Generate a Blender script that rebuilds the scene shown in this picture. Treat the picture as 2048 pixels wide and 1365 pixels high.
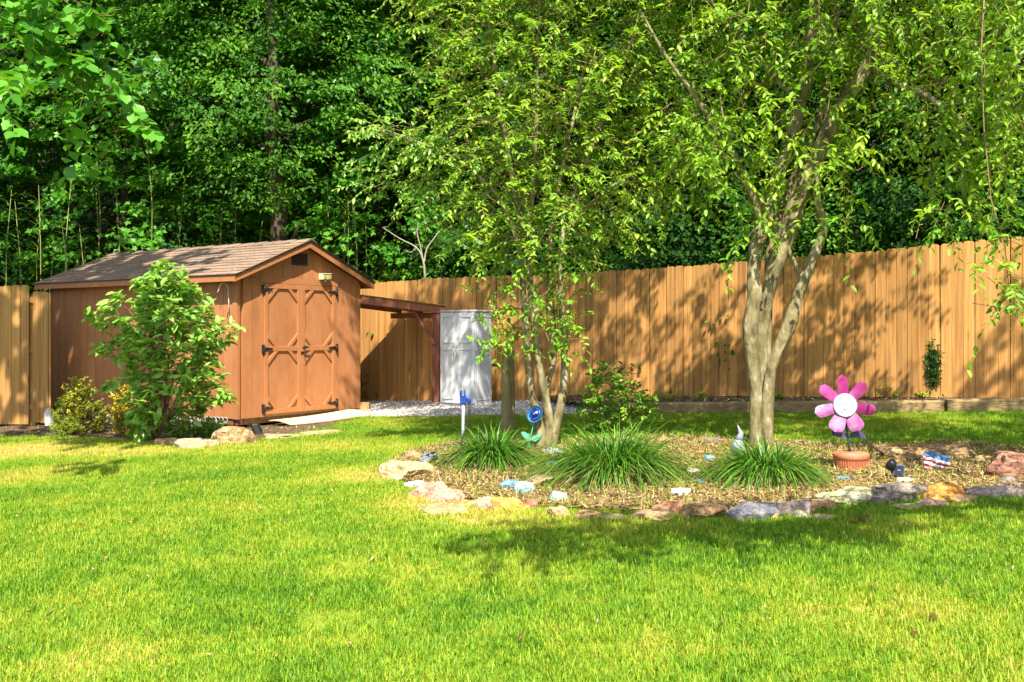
import bpy, bmesh, math, random
import numpy as np
from mathutils import Vector, Matrix, noise
R = math.radians
scene = bpy.context.scene
col = scene.collection
for o in list(bpy.data.objects): bpy.data.objects.remove(o)

# ------------------------------------------------------------------ camera, world, sun, exposure
F, CX, HY, CH = 2000.0, 1024.0, 665.0, 1.36
cam = bpy.data.cameras.new('camera'); camo = bpy.data.objects.new('camera', cam); col.objects.link(camo)
cam.sensor_width = 36; cam.lens = F/2048*36; cam.shift_y = -(682.5-HY)/2048
camo.location = (0, 0, CH); camo.rotation_euler = (R(90), 0, 0); cam.clip_end = 1000
scene.camera = camo
SUN = Vector((0.056, -0.75, 1.0)).normalized()
w = bpy.data.worlds.new('World'); scene.world = w; w.use_nodes = True
nt = w.node_tree; bg = nt.nodes['Background']
sky = nt.nodes.new('ShaderNodeTexSky'); sky.sky_type = 'NISHITA'; sky.sun_disc = False
sky.sun_elevation = math.asin(SUN.z); sky.sun_rotation = math.atan2(SUN.x, SUN.y)
sky.air_density = 1.0; sky.dust_density = 1.5; sky.ozone_density = 1.0
nt.links.new(sky.outputs[0], bg.inputs[0]); bg.inputs[1].default_value = 0.11
sl = bpy.data.lights.new('sun', 'SUN'); sl.energy = 5.0; sl.angle = R(0.45); sl.color = (1.0, 0.93, 0.80)
so = bpy.data.objects.new('sun', sl); col.objects.link(so)
so.rotation_euler = SUN.to_track_quat('Z', 'Y').to_euler()
scene.view_settings.view_transform = 'Standard'; scene.view_settings.look = 'None'
scene.view_settings.exposure = 1.3; scene.view_settings.gamma = 1.0
scene.view_settings.use_curve_mapping = False

# ------------------------------------------------------------------ ground function, pixel helpers
def gz(x, y):
    return .041*x + .017*y - .10*np.exp(-((x+4.2)**2/9 + (y-15.5)**2/6))
def P(px, py, Y): return Vector(((px-CX)/F*Y, Y, CH-(py-HY)/F*Y))
def G(px, py):
    Y = 8.0
    for _ in range(30):
        z = gz((px-CX)/F*Y, Y)
        Y = 0.5*Y + 0.5*(CH-z)/((py-HY)/F)
    return Vector(((px-CX)/F*Y, Y, float(gz((px-CX)/F*Y, Y))))

# ------------------------------------------------------------------ materials
MATS = {}
def nodes_of(name):
    m = bpy.data.materials.new(name); m.use_nodes = True; MATS[name] = m
    t = m.node_tree; b = t.nodes['Principled BSDF']
    return m, t, b
def ramp(t, cols, pos=None):
    r = t.nodes.new('ShaderNodeValToRGB'); e = r.color_ramp.elements
    n = len(cols)
    pos = pos or [0.3+0.4*i/(n-1) for i in range(n)]
    while len(e) < n: e.new(0.5)
    for i in range(n):
        e[i].position = pos[i]; e[i].color = (*cols[i], 1)
    return r
def surf(name, cols, scale=6, stretch=(1,1,1), rough=0.7, bump=0.3, bscale=None, pos=None, detail=6, vary=0.0, metal=0.0, spec=0.3, world=False, bstretch=None):
    m, t, b = nodes_of(name)
    tc = t.nodes.new('ShaderNodeTexCoord'); mp = t.nodes.new('ShaderNodeMapping')
    mp.inputs['Scale'].default_value = stretch
    oi = t.nodes.new('ShaderNodeObjectInfo'); 
    if world:
        ge = t.nodes.new('ShaderNodeNewGeometry'); t.links.new(ge.outputs['Position'], mp.inputs[0])
    else:
        vm = t.nodes.new('ShaderNodeVectorMath'); vm.operation = 'MULTIPLY_ADD'
        cb = t.nodes.new('ShaderNodeCombineXYZ')
        for i in range(3): t.links.new(oi.outputs['Random'], cb.inputs[i])
        t.links.new(cb.outputs[0], vm.inputs[0]); vm.inputs[1].default_value = (37, 23, 51)
        t.links.new(tc.outputs['Object'], vm.inputs[2]); t.links.new(vm.outputs[0], mp.inputs[0])
    n = t.nodes.new('ShaderNodeTexNoise'); n.inputs['Scale'].default_value = scale; n.inputs['Detail'].default_value = detail
    n.inputs['Roughness'].default_value = 0.62
    t.links.new(mp.outputs[0], n.inputs['Vector'])
    r = ramp(t, cols, pos); t.links.new(n.outputs[0], r.inputs[0])
    c = r.outputs[0]
    if vary:
        hv = t.nodes.new('ShaderNodeHueSaturation')
        mr = t.nodes.new('ShaderNodeMapRange'); mr.inputs[3].default_value = 1-vary; mr.inputs[4].default_value = 1+vary
        t.links.new(oi.outputs['Random'], mr.inputs[0]); t.links.new(mr.outputs[0], hv.inputs['Value'])
        t.links.new(c, hv.inputs['Color']); c = hv.outputs[0]
    t.links.new(c, b.inputs['Base Color'])
    b.inputs['Roughness'].default_value = rough; b.inputs['Metallic'].default_value = metal
    b.inputs['Specular IOR Level'].default_value = spec
    if bump:
        n2 = t.nodes.new('ShaderNodeTexNoise'); n2.inputs['Scale'].default_value = bscale or scale*3; n2.inputs['Detail'].default_value = 5
        t.links.new(mp.outputs[0], n2.inputs['Vector'])
        bp = t.nodes.new('ShaderNodeBump'); bp.inputs['Strength'].default_value = bump; bp.inputs['Distance'].default_value = 0.02
        t.links.new(n2.outputs[0], bp.inputs['Height']); t.links.new(bp.outputs[0], b.inputs['Normal'])
    return m
def leafmat(name, cols, trans=0.35, tcol=None, rough=0.42, spec=0.35, pos=None, instancer=False):
    m, t, b = nodes_of(name)
    a = t.nodes.new('ShaderNodeAttribute'); a.attribute_name = 'rnd'
    r = ramp(t, cols, pos or [i/(len(cols)-1) for i in range(len(cols))]); t.links.new(a.outputs['Fac'], r.inputs[0])
    t.links.new(r.outputs[0], b.inputs['Base Color'])
    b.inputs['Roughness'].default_value = rough; b.inputs['Specular IOR Level'].default_value = spec
    tr = t.nodes.new('ShaderNodeBsdfTranslucent')
    mx = t.nodes.new('ShaderNodeMix'); mx.data_type = 'RGBA'; mx.blend_type = 'MULTIPLY'; mx.inputs[0].default_value = 1
    t.links.new(r.outputs[0], mx.inputs[6]); mx.inputs[7].default_value = tcol or (1.3, 1.25, 0.6, 1)
    t.links.new(mx.outputs[2], tr.inputs[0])
    ms = t.nodes.new('ShaderNodeMixShader'); ms.inputs[0].default_value = trans
    t.links.new(b.outputs[0], ms.inputs[1]); t.links.new(tr.outputs[0], ms.inputs[2])
    t.links.new(ms.outputs[0], t.nodes['Material Output'].inputs[0])
    return m
def plain(name, c, rough=0.5, metal=0, spec=0.4): return surf(name, [tuple(v*.82 for v in c), tuple(min(1, v*1.1) for v in c)], 8, rough=rough, metal=metal, bump=0.06, spec=spec)

surf('fence_wood', [(.22,.098,.026), (.41,.20,.056), (.54,.295,.095)], 3.2, (9,9,.55), .75, .25, 9, vary=.26, pos=[.25,.5,.75])
surf('fence_wood_pale', [(.27,.13,.035), (.40,.21,.06), (.50,.28,.09)], 3.2, (9,9,.55), .75, .25, 9, vary=.18, pos=[.25,.5,.75])
surf('shed_paint', [(.32,.125,.046), (.38,.155,.060), (.43,.185,.075)], 2.2, (2,2,1), .62, .25, 60, vary=.05)
surf('shed_trim', [(.33,.13,.048), (.41,.17,.066)], 3, (3,3,1), .55, .12, 40, vary=.06)
surf('redwood', [(.13,.045,.025), (.24,.085,.045), (.30,.13,.08)], 4, (8,8,1.2), .75, .3, 10, vary=.1)
surf('old_lumber', [(.25,.13,.05), (.42,.25,.10), (.5,.32,.15)], 4, (6,6,1), .8, .3, 10, vary=.15)
surf('plywood', [(.50,.40,.22), (.60,.49,.29), (.66,.56,.36)], 3, (1,5,1), .8, .12, 20)
surf('shingle', [(.16,.105,.07), (.24,.165,.115), (.32,.23,.16)], 18, rough=.92, bump=.5, bscale=120, vary=.16)
surf('drip_edge', [(.035,.02,.02), (.06,.035,.03)], 6, rough=.5, bump=.05)
surf('black_iron', [(.008,.008,.008), (.02,.018,.017)], 20, rough=.45, bump=.15, spec=.5)
surf('vent_brown', [(.04,.022,.015), (.06,.034,.022)], 6, rough=.6, bump=.05)
surf('white_resin', [(.46,.48,.52), (.53,.55,.58), (.58,.60,.62)], 3, (1,1,2), .55, .06, 30)
surf('resin_grey', [(.38,.38,.38), (.46,.46,.45)], 5, rough=.6, bump=.1)
surf('bark_myrtle', [(.07,.058,.024), (.15,.125,.055), (.24,.20,.10), (.40,.36,.24)], 11, (1,1,.45), .85, .7, 30, pos=[.34,.44,.56,.68], detail=8)
surf('bark_dark', [(.035,.024,.014), (.08,.058,.036), (.14,.105,.07)], 6, (1,1,.3), .9, .7, 16)
surf('bark_pale', [(.22,.19,.14), (.40,.36,.30)], 6, (1,1,.3), .85, .3, 16)
surf('twig', [(.15,.095,.045), (.30,.21,.11)], 9, rough=.85, bump=.1)
surf('green_cane', [(.10,.13,.03), (.20,.22,.05), (.30,.27,.09)], 5, (1,1,.5), .5, .05)
surf('post_wood', [(.10,.085,.035), (.24,.19,.085), (.38,.30,.15)], 5, (3,3,.5), .88, .8, 14, pos=[.28,.5,.72])
surf('timber', [(.14,.09,.04), (.28,.19,.09), (.40,.29,.15)], 4, (.6,4,4), .9, .7, 12, pos=[.28,.5,.72])
surf('soil', [(.045,.028,.016), (.10,.065,.035), (.16,.11,.06)], 9, rough=.95, bump=.8, bscale=45, world=True)
surf('forest_floor', [(.03,.022,.012), (.06,.045,.02), (.05,.065,.018)], 3, rough=.95, bump=.8, bscale=20, world=True)
surf('mulch_base', [(.07,.04,.018), (.20,.12,.05), (.36,.25,.10)], 14, rough=.95, bump=.9, bscale=60, world=True)
surf('gravel_base', [(.22,.19,.16), (.42,.38,.34), (.60,.56,.52)], 40, rough=.95, bump=.9, bscale=90, world=True)
surf('galvanised', [(.34,.37,.39), (.50,.53,.55)], 8, rough=.45, bump=.1, metal=.6)
plain('blue_enamel', (.006,.045,.30), .35, spec=.5)
plain('black_rubber', (.02,.02,.02), .6)
plain('brass', (.45,.30,.08), .35, .8)
plain('green_copper', (.10,.38,.26), .6)
plain('petal_blue', (.02,.14,.26), .3, .3, .6)
plain('petal_blue_dark', (.015,.04,.22), .3, .3, .6)
plain('glass_white', (.62,.68,.58), .2)
surf('petal_pink', [(.19,.010,.085), (.28,.032,.155), (.34,.10,.23)], 7, rough=.6, bump=.05, pos=[.3,.5,.72], spec=.2)
surf('petal_lilac', [(.21,.035,.16), (.33,.11,.27), (.43,.28,.39)], 9, rough=.6, bump=.05, spec=.2)
plain('petal_purple_dark', (.05,.03,.10), .5)
surf('hub_white', [(.24,.31,.31), (.32,.37,.365), (.37,.395,.39)], 5, rough=.45, bump=.04)
plain('stem_teal', (.03,.10,.12), .5)
surf('terracotta', [(.33,.095,.045), (.46,.15,.075), (.52,.20,.11)], 6, rough=.75, bump=.15)
plain('solar_frame', (.10,.105,.11), .45); plain('solar_black', (.012,.012,.014), .4)
plain('solar_cell', (.008,.014,.04), .4, spec=.3); surf('solar_dusty', [(.12,.13,.15), (.22,.23,.26)], 30, rough=.5, bump=.05, spec=.3)
plain('lamp_housing', (.58,.54,.40), .5); plain('lamp_lens', (.34,.30,.06), .2)
plain('ceramic_grey', (.25,.275,.33), .35, spec=.5)
plain('tag_white', (.70,.72,.68), .5); plain('tag_print', (.12,.26,.24), .5)
plain('wire_white', (.50,.52,.56), .4)
plain('hook_white', (.62,.60,.56), .4)
surf('stone_white_leaning', [(.48,.47,.42), (.62,.60,.55)], 5, rough=.8, bump=.2)
ROCK = {
 'cream': [(.30,.21,.11), (.46,.34,.18), (.56,.45,.28)],
 'tan': [(.24,.14,.06), (.42,.27,.13), (.54,.39,.22)],
 'pink': [(.34,.17,.11), (.50,.29,.20), (.58,.38,.28)],
 'brown': [(.13,.07,.03), (.28,.17,.08), (.44,.29,.14)],
 'rust': [(.20,.07,.02), (.48,.22,.04), (.56,.33,.11)],
 'red': [(.20,.07,.04), (.34,.15,.09), (.45,.24,.16)],
 'grey': [(.09,.075,.07), (.18,.155,.14), (.32,.26,.20)],
 'blue': [(.07,.075,.09), (.13,.13,.15), (.26,.22,.19)],  # blue grey cast is shadow put into the slab's colour
 'mauve': [(.22,.15,.13), (.38,.28,.25), (.48,.38,.32)],
 'moss': [(.24,.25,.11), (.48,.43,.24), (.62,.56,.36)],
 'white': [(.40,.37,.33), (.52,.50,.48), (.58,.57,.56)],
 'layered': [(.07,.03,.02), (.30,.14,.09), (.46,.27,.18)],
 'teal': [(.04,.22,.24), (.10,.36,.38), (.40,.58,.56)],
 'paintblue': [(.01,.12,.34), (.03,.28,.60), (.20,.48,.72)],
 'skyblue': [(.12,.28,.42), (.20,.38,.52), (.38,.50,.56)],
 'mint': [(.30,.46,.28), (.50,.60,.42), (.66,.66,.48)],
 'orange': [(.34,.10,.02), (.55,.20,.05), (.58,.30,.10)],
 'blotchy': [(.01,.07,.28), (.10,.22,.40), (.48,.50,.50)],
 'whitegreen': [(.02,.18,.15), (.30,.42,.37), (.52,.55,.50)],
}
def rockmat(name, cols, stretch=(1,1,1), painted=False):
    m = surf(name, cols, 11, stretch, .6 if painted else .9, .7, 60, pos=[.34,.5,.66], detail=9, vary=.14)
    if painted: return
    t = m.node_tree; b = t.nodes['Principled BSDF']; l = b.inputs['Base Color'].links[0].from_socket
    tc = t.nodes.new('ShaderNodeTexCoord'); n = t.nodes.new('ShaderNodeTexNoise'); n.inputs['Scale'].default_value = 55; n.inputs['Detail'].default_value = 4
    t.links.new(tc.outputs['Object'], n.inputs['Vector']); r = ramp(t, [(.45,.42,.40),(1,1,1),(1.15,1.12,1.05)], [.36,.5,.68]); t.links.new(n.outputs[0], r.inputs[0])
    x = t.nodes.new('ShaderNodeMix'); x.data_type = 'RGBA'; x.blend_type = 'MULTIPLY'; x.inputs[0].default_value = .8
    t.links.new(l, x.inputs[6]); t.links.new(r.outputs[0], x.inputs[7]); t.links.new(x.outputs[2], b.inputs['Base Color'])
for k, v in ROCK.items(): rockmat('rock_'+k, [tuple(c*.98 for c in q) for q in v], (1,1,3.0) if k == 'layered' else (1,1,1), k in ('teal','paintblue','skyblue','mint','orange','blotchy','whitegreen'))

leafmat('leaf_forest', [(.020,.075,.006), (.042,.14,.010), (.085,.235,.015), (.17,.33,.025)], .30, rough=.5, spec=.2)
leafmat('leaf_maple', [(.036,.14,.012), (.075,.26,.018), (.15,.40,.03)], .35)
leafmat('leaf_dark', [(.009,.036,.005), (.017,.065,.008), (.040,.13,.014)], .22, rough=.6, spec=.12)
leafmat('leaf_myrtle', [(.085,.20,.010), (.17,.35,.016), (.28,.46,.025), (.46,.50,.045)], .40, pos=[0,.35,.8,1])
leafmat('leaf_myrtle_fresh', [(.09,.25,.014), (.18,.40,.02), (.32,.50,.04)], .40)
leafmat('leaf_magnolia', [(.13,.30,.035), (.22,.42,.06), (.34,.52,.11)], .30, rough=.35)
leafmat('leaf_euonymus', [(.05,.11,.01), (.14,.20,.012), (.40,.38,.02), (.55,.46,.03)], .25, pos=[0,.35,.75,1])
leafmat('leaf_gold', [(.14,.17,.012), (.42,.36,.016), (.56,.44,.02)], .25)
leafmat('leaf_rose', [(.07,.19,.014), (.14,.31,.02), (.28,.40,.03), (.36,.18,.05)], .30, pos=[0,.5,.9,1])
leafmat('leaf_conifer', [(.012,.05,.014), (.03,.11,.02), (.10,.20,.03)], .2)
leafmat('blade_liriope', [(.022,.085,.008), (.055,.17,.014), (.12,.28,.024), (.24,.36,.05)], .25, pos=[0,.4,.85,1])
leafmat('blade_straw', [(.26,.17,.06), (.46,.34,.14), (.56,.46,.24)], .2, (1.1,1.1,.9,1))
leafmat('blade_bamboo', [(.025,.075,.012), (.06,.16,.02), (.15,.25,.03)], .3)
leafmat('mulch_chip', [(.035,.018,.010), (.17,.085,.036), (.38,.24,.10), (.54,.42,.22)], .0, pos=[0,.35,.75,1])
leafmat('gravel_stone', [(.26,.22,.19), (.50,.46,.42), (.70,.67,.64)], .0)
leafmat('leaf_dry', [(.11,.05,.02), (.19,.09,.04)], .1)
leafmat('weed', [(.11,.23,.015), (.26,.38,.02), (.46,.46,.03)], .3)

def grass_mat(name, blades):
    m, t, b = nodes_of(name)
    ge = t.nodes.new('ShaderNodeNewGeometry')
    at = t.nodes.new('ShaderNodeAttribute'); at.attribute_name = 'dry'
    if blades: at.attribute_type = 'INSTANCER'
    n = t.nodes.new('ShaderNodeTexNoise'); n.inputs['Scale'].default_value = 0.9; n.inputs['Detail'].default_value = 5; n.inputs['Roughness'].default_value = .68
    t.links.new(ge.outputs['Position'], n.inputs['Vector'])
    nf = t.nodes.new('ShaderNodeTexNoise'); nf.inputs['Scale'].default_value = 8; nf.inputs['Detail'].default_value = 3; t.links.new(ge.outputs['Position'], nf.inputs['Vector'])
    nm = t.nodes.new('ShaderNodeMath'); nm.operation = 'MULTIPLY_ADD'; t.links.new(nf.outputs[0], nm.inputs[0]); nm.inputs[1].default_value = .55; nm.inputs[2].default_value = -.275
    na_ = t.nodes.new('ShaderNodeMath'); na_.operation = 'ADD'; t.links.new(nm.outputs[0], na_.inputs[0]); t.links.new(n.outputs[0], na_.inputs[1])
    ad = t.nodes.new('ShaderNodeMath'); ad.operation = 'MULTIPLY_ADD'
    t.links.new(at.outputs['Fac'], ad.inputs[0]); ad.inputs[1].default_value = .27; t.links.new(na_.outputs[0], ad.inputs[2])
    src = ad.outputs[0]
    if blades:
        a2 = t.nodes.new('ShaderNodeAttribute'); a2.attribute_name = 'rnd'
        a3 = t.nodes.new('ShaderNodeMath'); a3.operation = 'MULTIPLY_ADD'
        t.links.new(a2.outputs['Fac'], a3.inputs[0]); a3.inputs[1].default_value = .44; t.links.new(src, a3.inputs[2])
        s = t.nodes.new('ShaderNodeMath'); s.operation = 'SUBTRACT'; t.links.new(a3.outputs[0], s.inputs[0]); s.inputs[1].default_value = .22
        src = s.outputs[0]
        r = ramp(t, [(.07,.19,.010), (.15,.31,.014), (.25,.39,.018), (.42,.44,.04), (.54,.45,.11)], [.22,.40,.57,.77,.97])
    else:
        r = ramp(t, [(.05,.11,.010), (.12,.21,.015), (.24,.27,.03), (.40,.32,.11), (.46,.35,.17)], [.25,.45,.6,.78,.95])
    t.links.new(src, r.inputs[0]); t.links.new(r.outputs[0], b.inputs['Base Color'])
    b.inputs['Roughness'].default_value = .5; b.inputs['Specular IOR Level'].default_value = .25
    if blades:
        tr = t.nodes.new('ShaderNodeBsdfTranslucent'); t.links.new(r.outputs[0], tr.inputs[0])
        ms = t.nodes.new('ShaderNodeMixShader'); ms.inputs[0].default_value = .35
        t.links.new(b.outputs[0], ms.inputs[1]); t.links.new(tr.outputs[0], ms.inputs[2])
        t.links.new(ms.outputs[0], t.nodes['Material Output'].inputs[0])
    return m
for fm in ('fence_wood', 'fence_wood_pale'):
    t = MATS[fm].node_tree; b = t.nodes['Principled BSDF']; l = b.inputs['Base Color'].links[0].from_socket
    mpn = [n_ for n_ in t.nodes if n_.type == 'MAPPING'][0]; src = mpn.inputs[0].links[0].from_socket
    mp2 = t.nodes.new('ShaderNodeMapping'); mp2.inputs['Scale'].default_value = (7, 0, 3.0); t.links.new(src, mp2.inputs[0])
    vo = t.nodes.new('ShaderNodeTexVoronoi'); vo.inputs['Scale'].default_value = 1.0; t.links.new(mp2.outputs[0], vo.inputs['Vector'])
    r = ramp(t, [(.25,.20,.16),(.6,.52,.45),(1,1,1)], [.03,.09,.17]); t.links.new(vo.outputs['Distance'], r.inputs[0])
    x = t.nodes.new('ShaderNodeMix'); x.data_type = 'RGBA'; x.blend_type = 'MULTIPLY'; x.inputs[0].default_value = .85
    t.links.new(l, x.inputs[6]); t.links.new(r.outputs[0], x.inputs[7]); t.links.new(x.outputs[2], b.inputs['Base Color'])
grass_mat('grass_blades', True); grass_mat('lawn_soil', False)

# ------------------------------------------------------------------ mesh helpers
def link(o, parent=None, world=False):
    col.objects.link(o)
    if parent is not None:
        o.parent = parent
        if world: o.matrix_parent_inverse = Matrix.Translation(parent.location).inverted()
    return o
def tag(o, label, cat, group=None, kind=None):
    if label: o['label'] = label
    if cat: o['category'] = cat
    if group: o['group'] = group
    if kind: o['kind'] = kind
    return o
def empty(name, loc, rz=0):
    o = bpy.data.objects.new(name, None); o.location = loc; o.rotation_euler = (0, 0, rz); o.empty_display_size = .1
    col.objects.link(o); return o
def thing(name, label, cat, loc, rz=0, group=None): return tag(empty(name, loc, rz), label, cat, group)

class MB:
    def __init__(s): s.v = []; s.f = []; s.smooth = []
    def add(s, vs, fs, sm=False):
        k = len(s.v); s.v += [tuple(v) for v in vs]; s.f += [tuple(i+k for i in f) for f in fs]; s.smooth += [sm]*len(fs); return s
    def box(s, x0, x1, y0, y1, z0, z1):
        return s.add([(x0,y0,z0),(x1,y0,z0),(x1,y1,z0),(x0,y1,z0),(x0,y0,z1),(x1,y0,z1),(x1,y1,z1),(x0,y1,z1)],
                     [(0,3,2,1),(4,5,6,7),(0,1,5,4),(1,2,6,5),(2,3,7,6),(3,0,4,7)])
    def bar(s, a, b, wd, ht, up=(0,0,1)):
        a = Vector(a); b = Vector(b); d = (b-a).normalized(); sd = d.cross(Vector(up)).normalized(); u = sd.cross(d)
        vs = []
        for p in (a, b):
            for i, j in ((-1,-1),(1,-1),(1,1),(-1,1)): vs.append(p + sd*(i*wd/2) + u*(j*ht/2))
        return s.add(vs, [(3,2,1,0),(4,5,6,7),(0,1,5,4),(1,2,6,5),(2,3,7,6),(3,0,4,7)])
    def prism(s, poly, y0, y1, axis='y'):
        n = len(poly)
        if axis == 'y': vs = [(p[0], y0, p[1]) for p in poly] + [(p[0], y1, p[1]) for p in poly]
        elif axis == 'x': vs = [(y0, p[0], p[1]) for p in poly] + [(y1, p[0], p[1]) for p in poly]
        else: vs = [(p[0], p[1], y0) for p in poly] + [(p[0], p[1], y1) for p in poly]
        return s.add(vs, [tuple(range(n-1,-1,-1)), tuple(range(n, 2*n))] + [(i, (i+1)%n, n+(i+1)%n, n+i) for i in range(n)])
    def tube(s, pts, rad, n=8, cap=True, jit=0, seed=0):
        pts = [Vector(p) for p in pts]; rad = rad if hasattr(rad, '__len__') else [rad]*len(pts)
        rg = random.Random(seed); vs = []; ref = Vector((1, 0.02, 0.01))
        for i, p in enumerate(pts):
            d = (pts[min(i+1, len(pts)-1)] - pts[max(i-1, 0)]).normalized()
            if abs(d.dot(ref)) > .95: ref = Vector((0, 1, .03))
            sd = d.cross(ref).normalized(); u = d.cross(sd).normalized(); ref = u.cross(d) if False else ref
            for k in range(n):
                a = 2*math.pi*k/n; r = rad[i]*(1+jit*(rg.random()-.5))
                vs.append(p + sd*math.cos(a)*r + u*math.sin(a)*r)
        fs = [(i*n+k, i*n+(k+1)%n, (i+1)*n+(k+1)%n, (i+1)*n+k) for i in range(len(pts)-1) for k in range(n)]
        if cap: fs += [tuple(range(n-1,-1,-1)), tuple(range((len(pts)-1)*n, len(pts)*n))]
        return s.add(vs, fs, True)
    def lathe(s, prof, n=24, c=(0,0,0), axis=None, ridges=0, ramp_=0):
        vs = []; M = Matrix.Identity(3)
        if axis is not None: M = Vector(axis).to_track_quat('Z', 'Y').to_matrix()
        for r, z in prof:
            for k in range(n):
                a = 2*math.pi*k/n; rr = r*(1+(ridges if k % 2 else 0)*(1 if r > ramp_ else 0))
                vs.append(Vector(c) + M @ Vector((rr*math.cos(a), rr*math.sin(a), z)))
        m = len(prof)
        fs = [(i*n+k, i*n+(k+1)%n, (i+1)*n+(k+1)%n, (i+1)*n+k) for i in range(m-1) for k in range(n)]
        fs += [tuple(range(n-1,-1,-1)), tuple(range((m-1)*n, m*n))]
        return s.add(vs, fs, not ridges)
    def mesh(s, name, mat):
        me = bpy.data.meshes.new(name); me.from_pydata([tuple(v) for v in s.v], [], s.f); me.materials.append(MATS[mat])
        me.polygons.foreach_set('use_smooth', s.smooth); me.update(); return me
    def build(s, name, mat, parent=None, world=False, bevel=0):
        o = bpy.data.objects.new(name, s.mesh(name, mat)); link(o, parent, world)
        if bevel:
            b = o.modifiers.new('bevel', 'BEVEL'); b.width = bevel; b.segments = 1; b.limit_method = 'ANGLE'
        return o
def npmesh(name, verts, faces_list, mat, rnd=None, smooth=False):
    """faces_list: list of int arrays (m,k)"""
    me = bpy.data.meshes.new(name)
    verts = np.ascontiguousarray(verts, dtype=np.float32)
    me.vertices.add(len(verts)); me.vertices.foreach_set('co', verts.ravel())
    li = np.concatenate([f.ravel() for f in faces_list]).astype(np.int32)
    cnt = np.concatenate([np.full(len(f), f.shape[1], np.int32) for f in faces_list])
    st = np.concatenate([[0], np.cumsum(cnt)[:-1]]).astype(np.int32)
    me.loops.add(len(li)); me.loops.foreach_set('vertex_index', li)
    me.polygons.add(len(cnt)); me.polygons.foreach_set('loop_start', st); me.polygons.foreach_set('loop_total', cnt)
    if smooth: me.polygons.foreach_set('use_smooth', np.ones(len(cnt), bool))
    if rnd is not None:
        a = me.attributes.new('rnd', 'FLOAT', 'POINT'); a.data.foreach_set('value', np.ascontiguousarray(rnd, np.float32))
    me.materials.append(MATS[mat]); me.update(calc_edges=True); return me
def npobj(name, me, parent=None, world=False):
    return link(bpy.data.objects.new(name, me), parent, world)
def unit(a): return a/np.maximum(np.linalg.norm(a, axis=-1, keepdims=True), 1e-9)

SHAPES = {
 'kite': ([(0,0,0),(.45,.5,.06),(1,0,-.08),(.45,-.5,.06)], [[(0,3,2),(0,2,1)]]),
 'oval': ([(0,0,0),(.28,.42,.05),(.68,.38,.03),(1,0,-.12),(.68,-.38,.03),(.28,-.42,.05)], [[(0,5,4,3),(0,3,2,1)]]),
 'maple': ([(0,0,0),(-.04,.44,.05),(.22,.28,.03),(.46,.62,.04),(.56,.24,.02),(1,0,-.1),(.56,-.24,.02),(.46,-.62,.04),(.22,-.28,.03),(-.04,-.44,.05)], [[(0,9,8,7,6,5),(0,5,4,3,2,1)]]),
}
def leaves(name, p, d, nrm, L, W, mat, shape='oval', rng=None, rnd=None):
    pts, faces = SHAPES[shape]; n = len(p); k = len(pts)
    d = unit(d); s = unit(np.cross(d, nrm)); nn = np.cross(s, d)
    L = np.broadcast_to(L, (n,)); W = np.broadcast_to(W, (n,))
    q = np.array(pts)
    v = (p[:,None,:] + d[:,None,:]*(q[None,:,0,None]*L[:,None,None]) + s[:,None,:]*(q[None,:,1,None]*W[:,None,None]) + nn[:,None,:]*(q[None,:,2,None]*L[:,None,None])).reshape(-1,3)
    fl = [(np.array(fs)[None] + (np.arange(n)*k)[:,None,None]).reshape(-1, len(fs[0])) for fs in faces]
    if rnd is None: rnd = rng.random(n)
    return npmesh(name, v, fl, mat, np.repeat(rnd, k))
def ribbons(name, p, h, ang, L, W, droop, mat, rnd, nseg=4, twist=None):
    """arching strap blades: p base, h horizontal heading angle, ang lean from vertical"""
    n = len(p); t = np.linspace(0, 1, nseg+1)
    hd = np.stack([np.cos(h), np.sin(h), np.zeros(n)], 1); sd = np.stack([-np.sin(h), np.cos(h), np.zeros(n)], 1)
    if twist is not None:
        sd = unit(sd*np.cos(twist)[:,None] + hd*np.sin(twist)[:,None])
    hor = L[:,None]*(np.sin(ang)[:,None]*t + .55*droop[:,None]*t**2)
    ver = L[:,None]*(np.cos(ang)[:,None]*t - droop[:,None]*t**2.2)
    c = p[:,None,:] + hd[:,None,:]*hor[:,:,None]; c = c.copy(); c[:,:,2] += ver
    wd = W[:,None]*(1-t**2.5)[None]*.5
    a = c + sd[:,None,:]*wd[:,:,None]; b = c - sd[:,None,:]*wd[:,:,None]
    v = np.empty((n, 2*nseg+1, 3)); v[:, 0:2*nseg:2] = a[:, :nseg]; v[:, 1:2*nseg:2] = b[:, :nseg]; v[:, 2*nseg] = c[:, nseg]
    base = (np.arange(n)*(2*nseg+1))[:,None]
    quads = [base + np.array([[2*i, 2*i+1, 2*i+3, 2*i+2]]) for i in range(nseg-1)]
    tri = base + np.array([[2*nseg-2, 2*nseg-1, 2*nseg]])
    fl = ([np.concatenate(quads)] if quads else []) + [tri]
    return npmesh(name, v.reshape(-1,3), fl, mat, np.repeat(rnd, 2*nseg+1))
def tubes_np(name, A, B, C, r0, mat):
    """thin three-sided twigs through A-B-C"""
    n = len(A); rings = []
    d = unit(C-A); ref = np.tile([0.3,0.2,1.0], (n,1)); s = unit(np.cross(d, ref)); u = np.cross(d, s)
    for P_, f in ((A,1.0),(B,.7),(C,.25)):
        for k in range(3):
            a = 2*math.pi*k/3; rings.append(P_ + (s*math.cos(a)+u*math.sin(a))*(r0*f)[:,None])
    v = np.stack(rings, 1).reshape(-1,3); b = (np.arange(n)*9)[:,None]
    fs = [b + np.array([[i*3+k, i*3+(k+1)%3, (i+1)*3+(k+1)%3, (i+1)*3+k]]) for i in range(2) for k in range(3)]
    return npmesh(name, v, [np.concatenate(fs)], mat, smooth=True)

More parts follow.
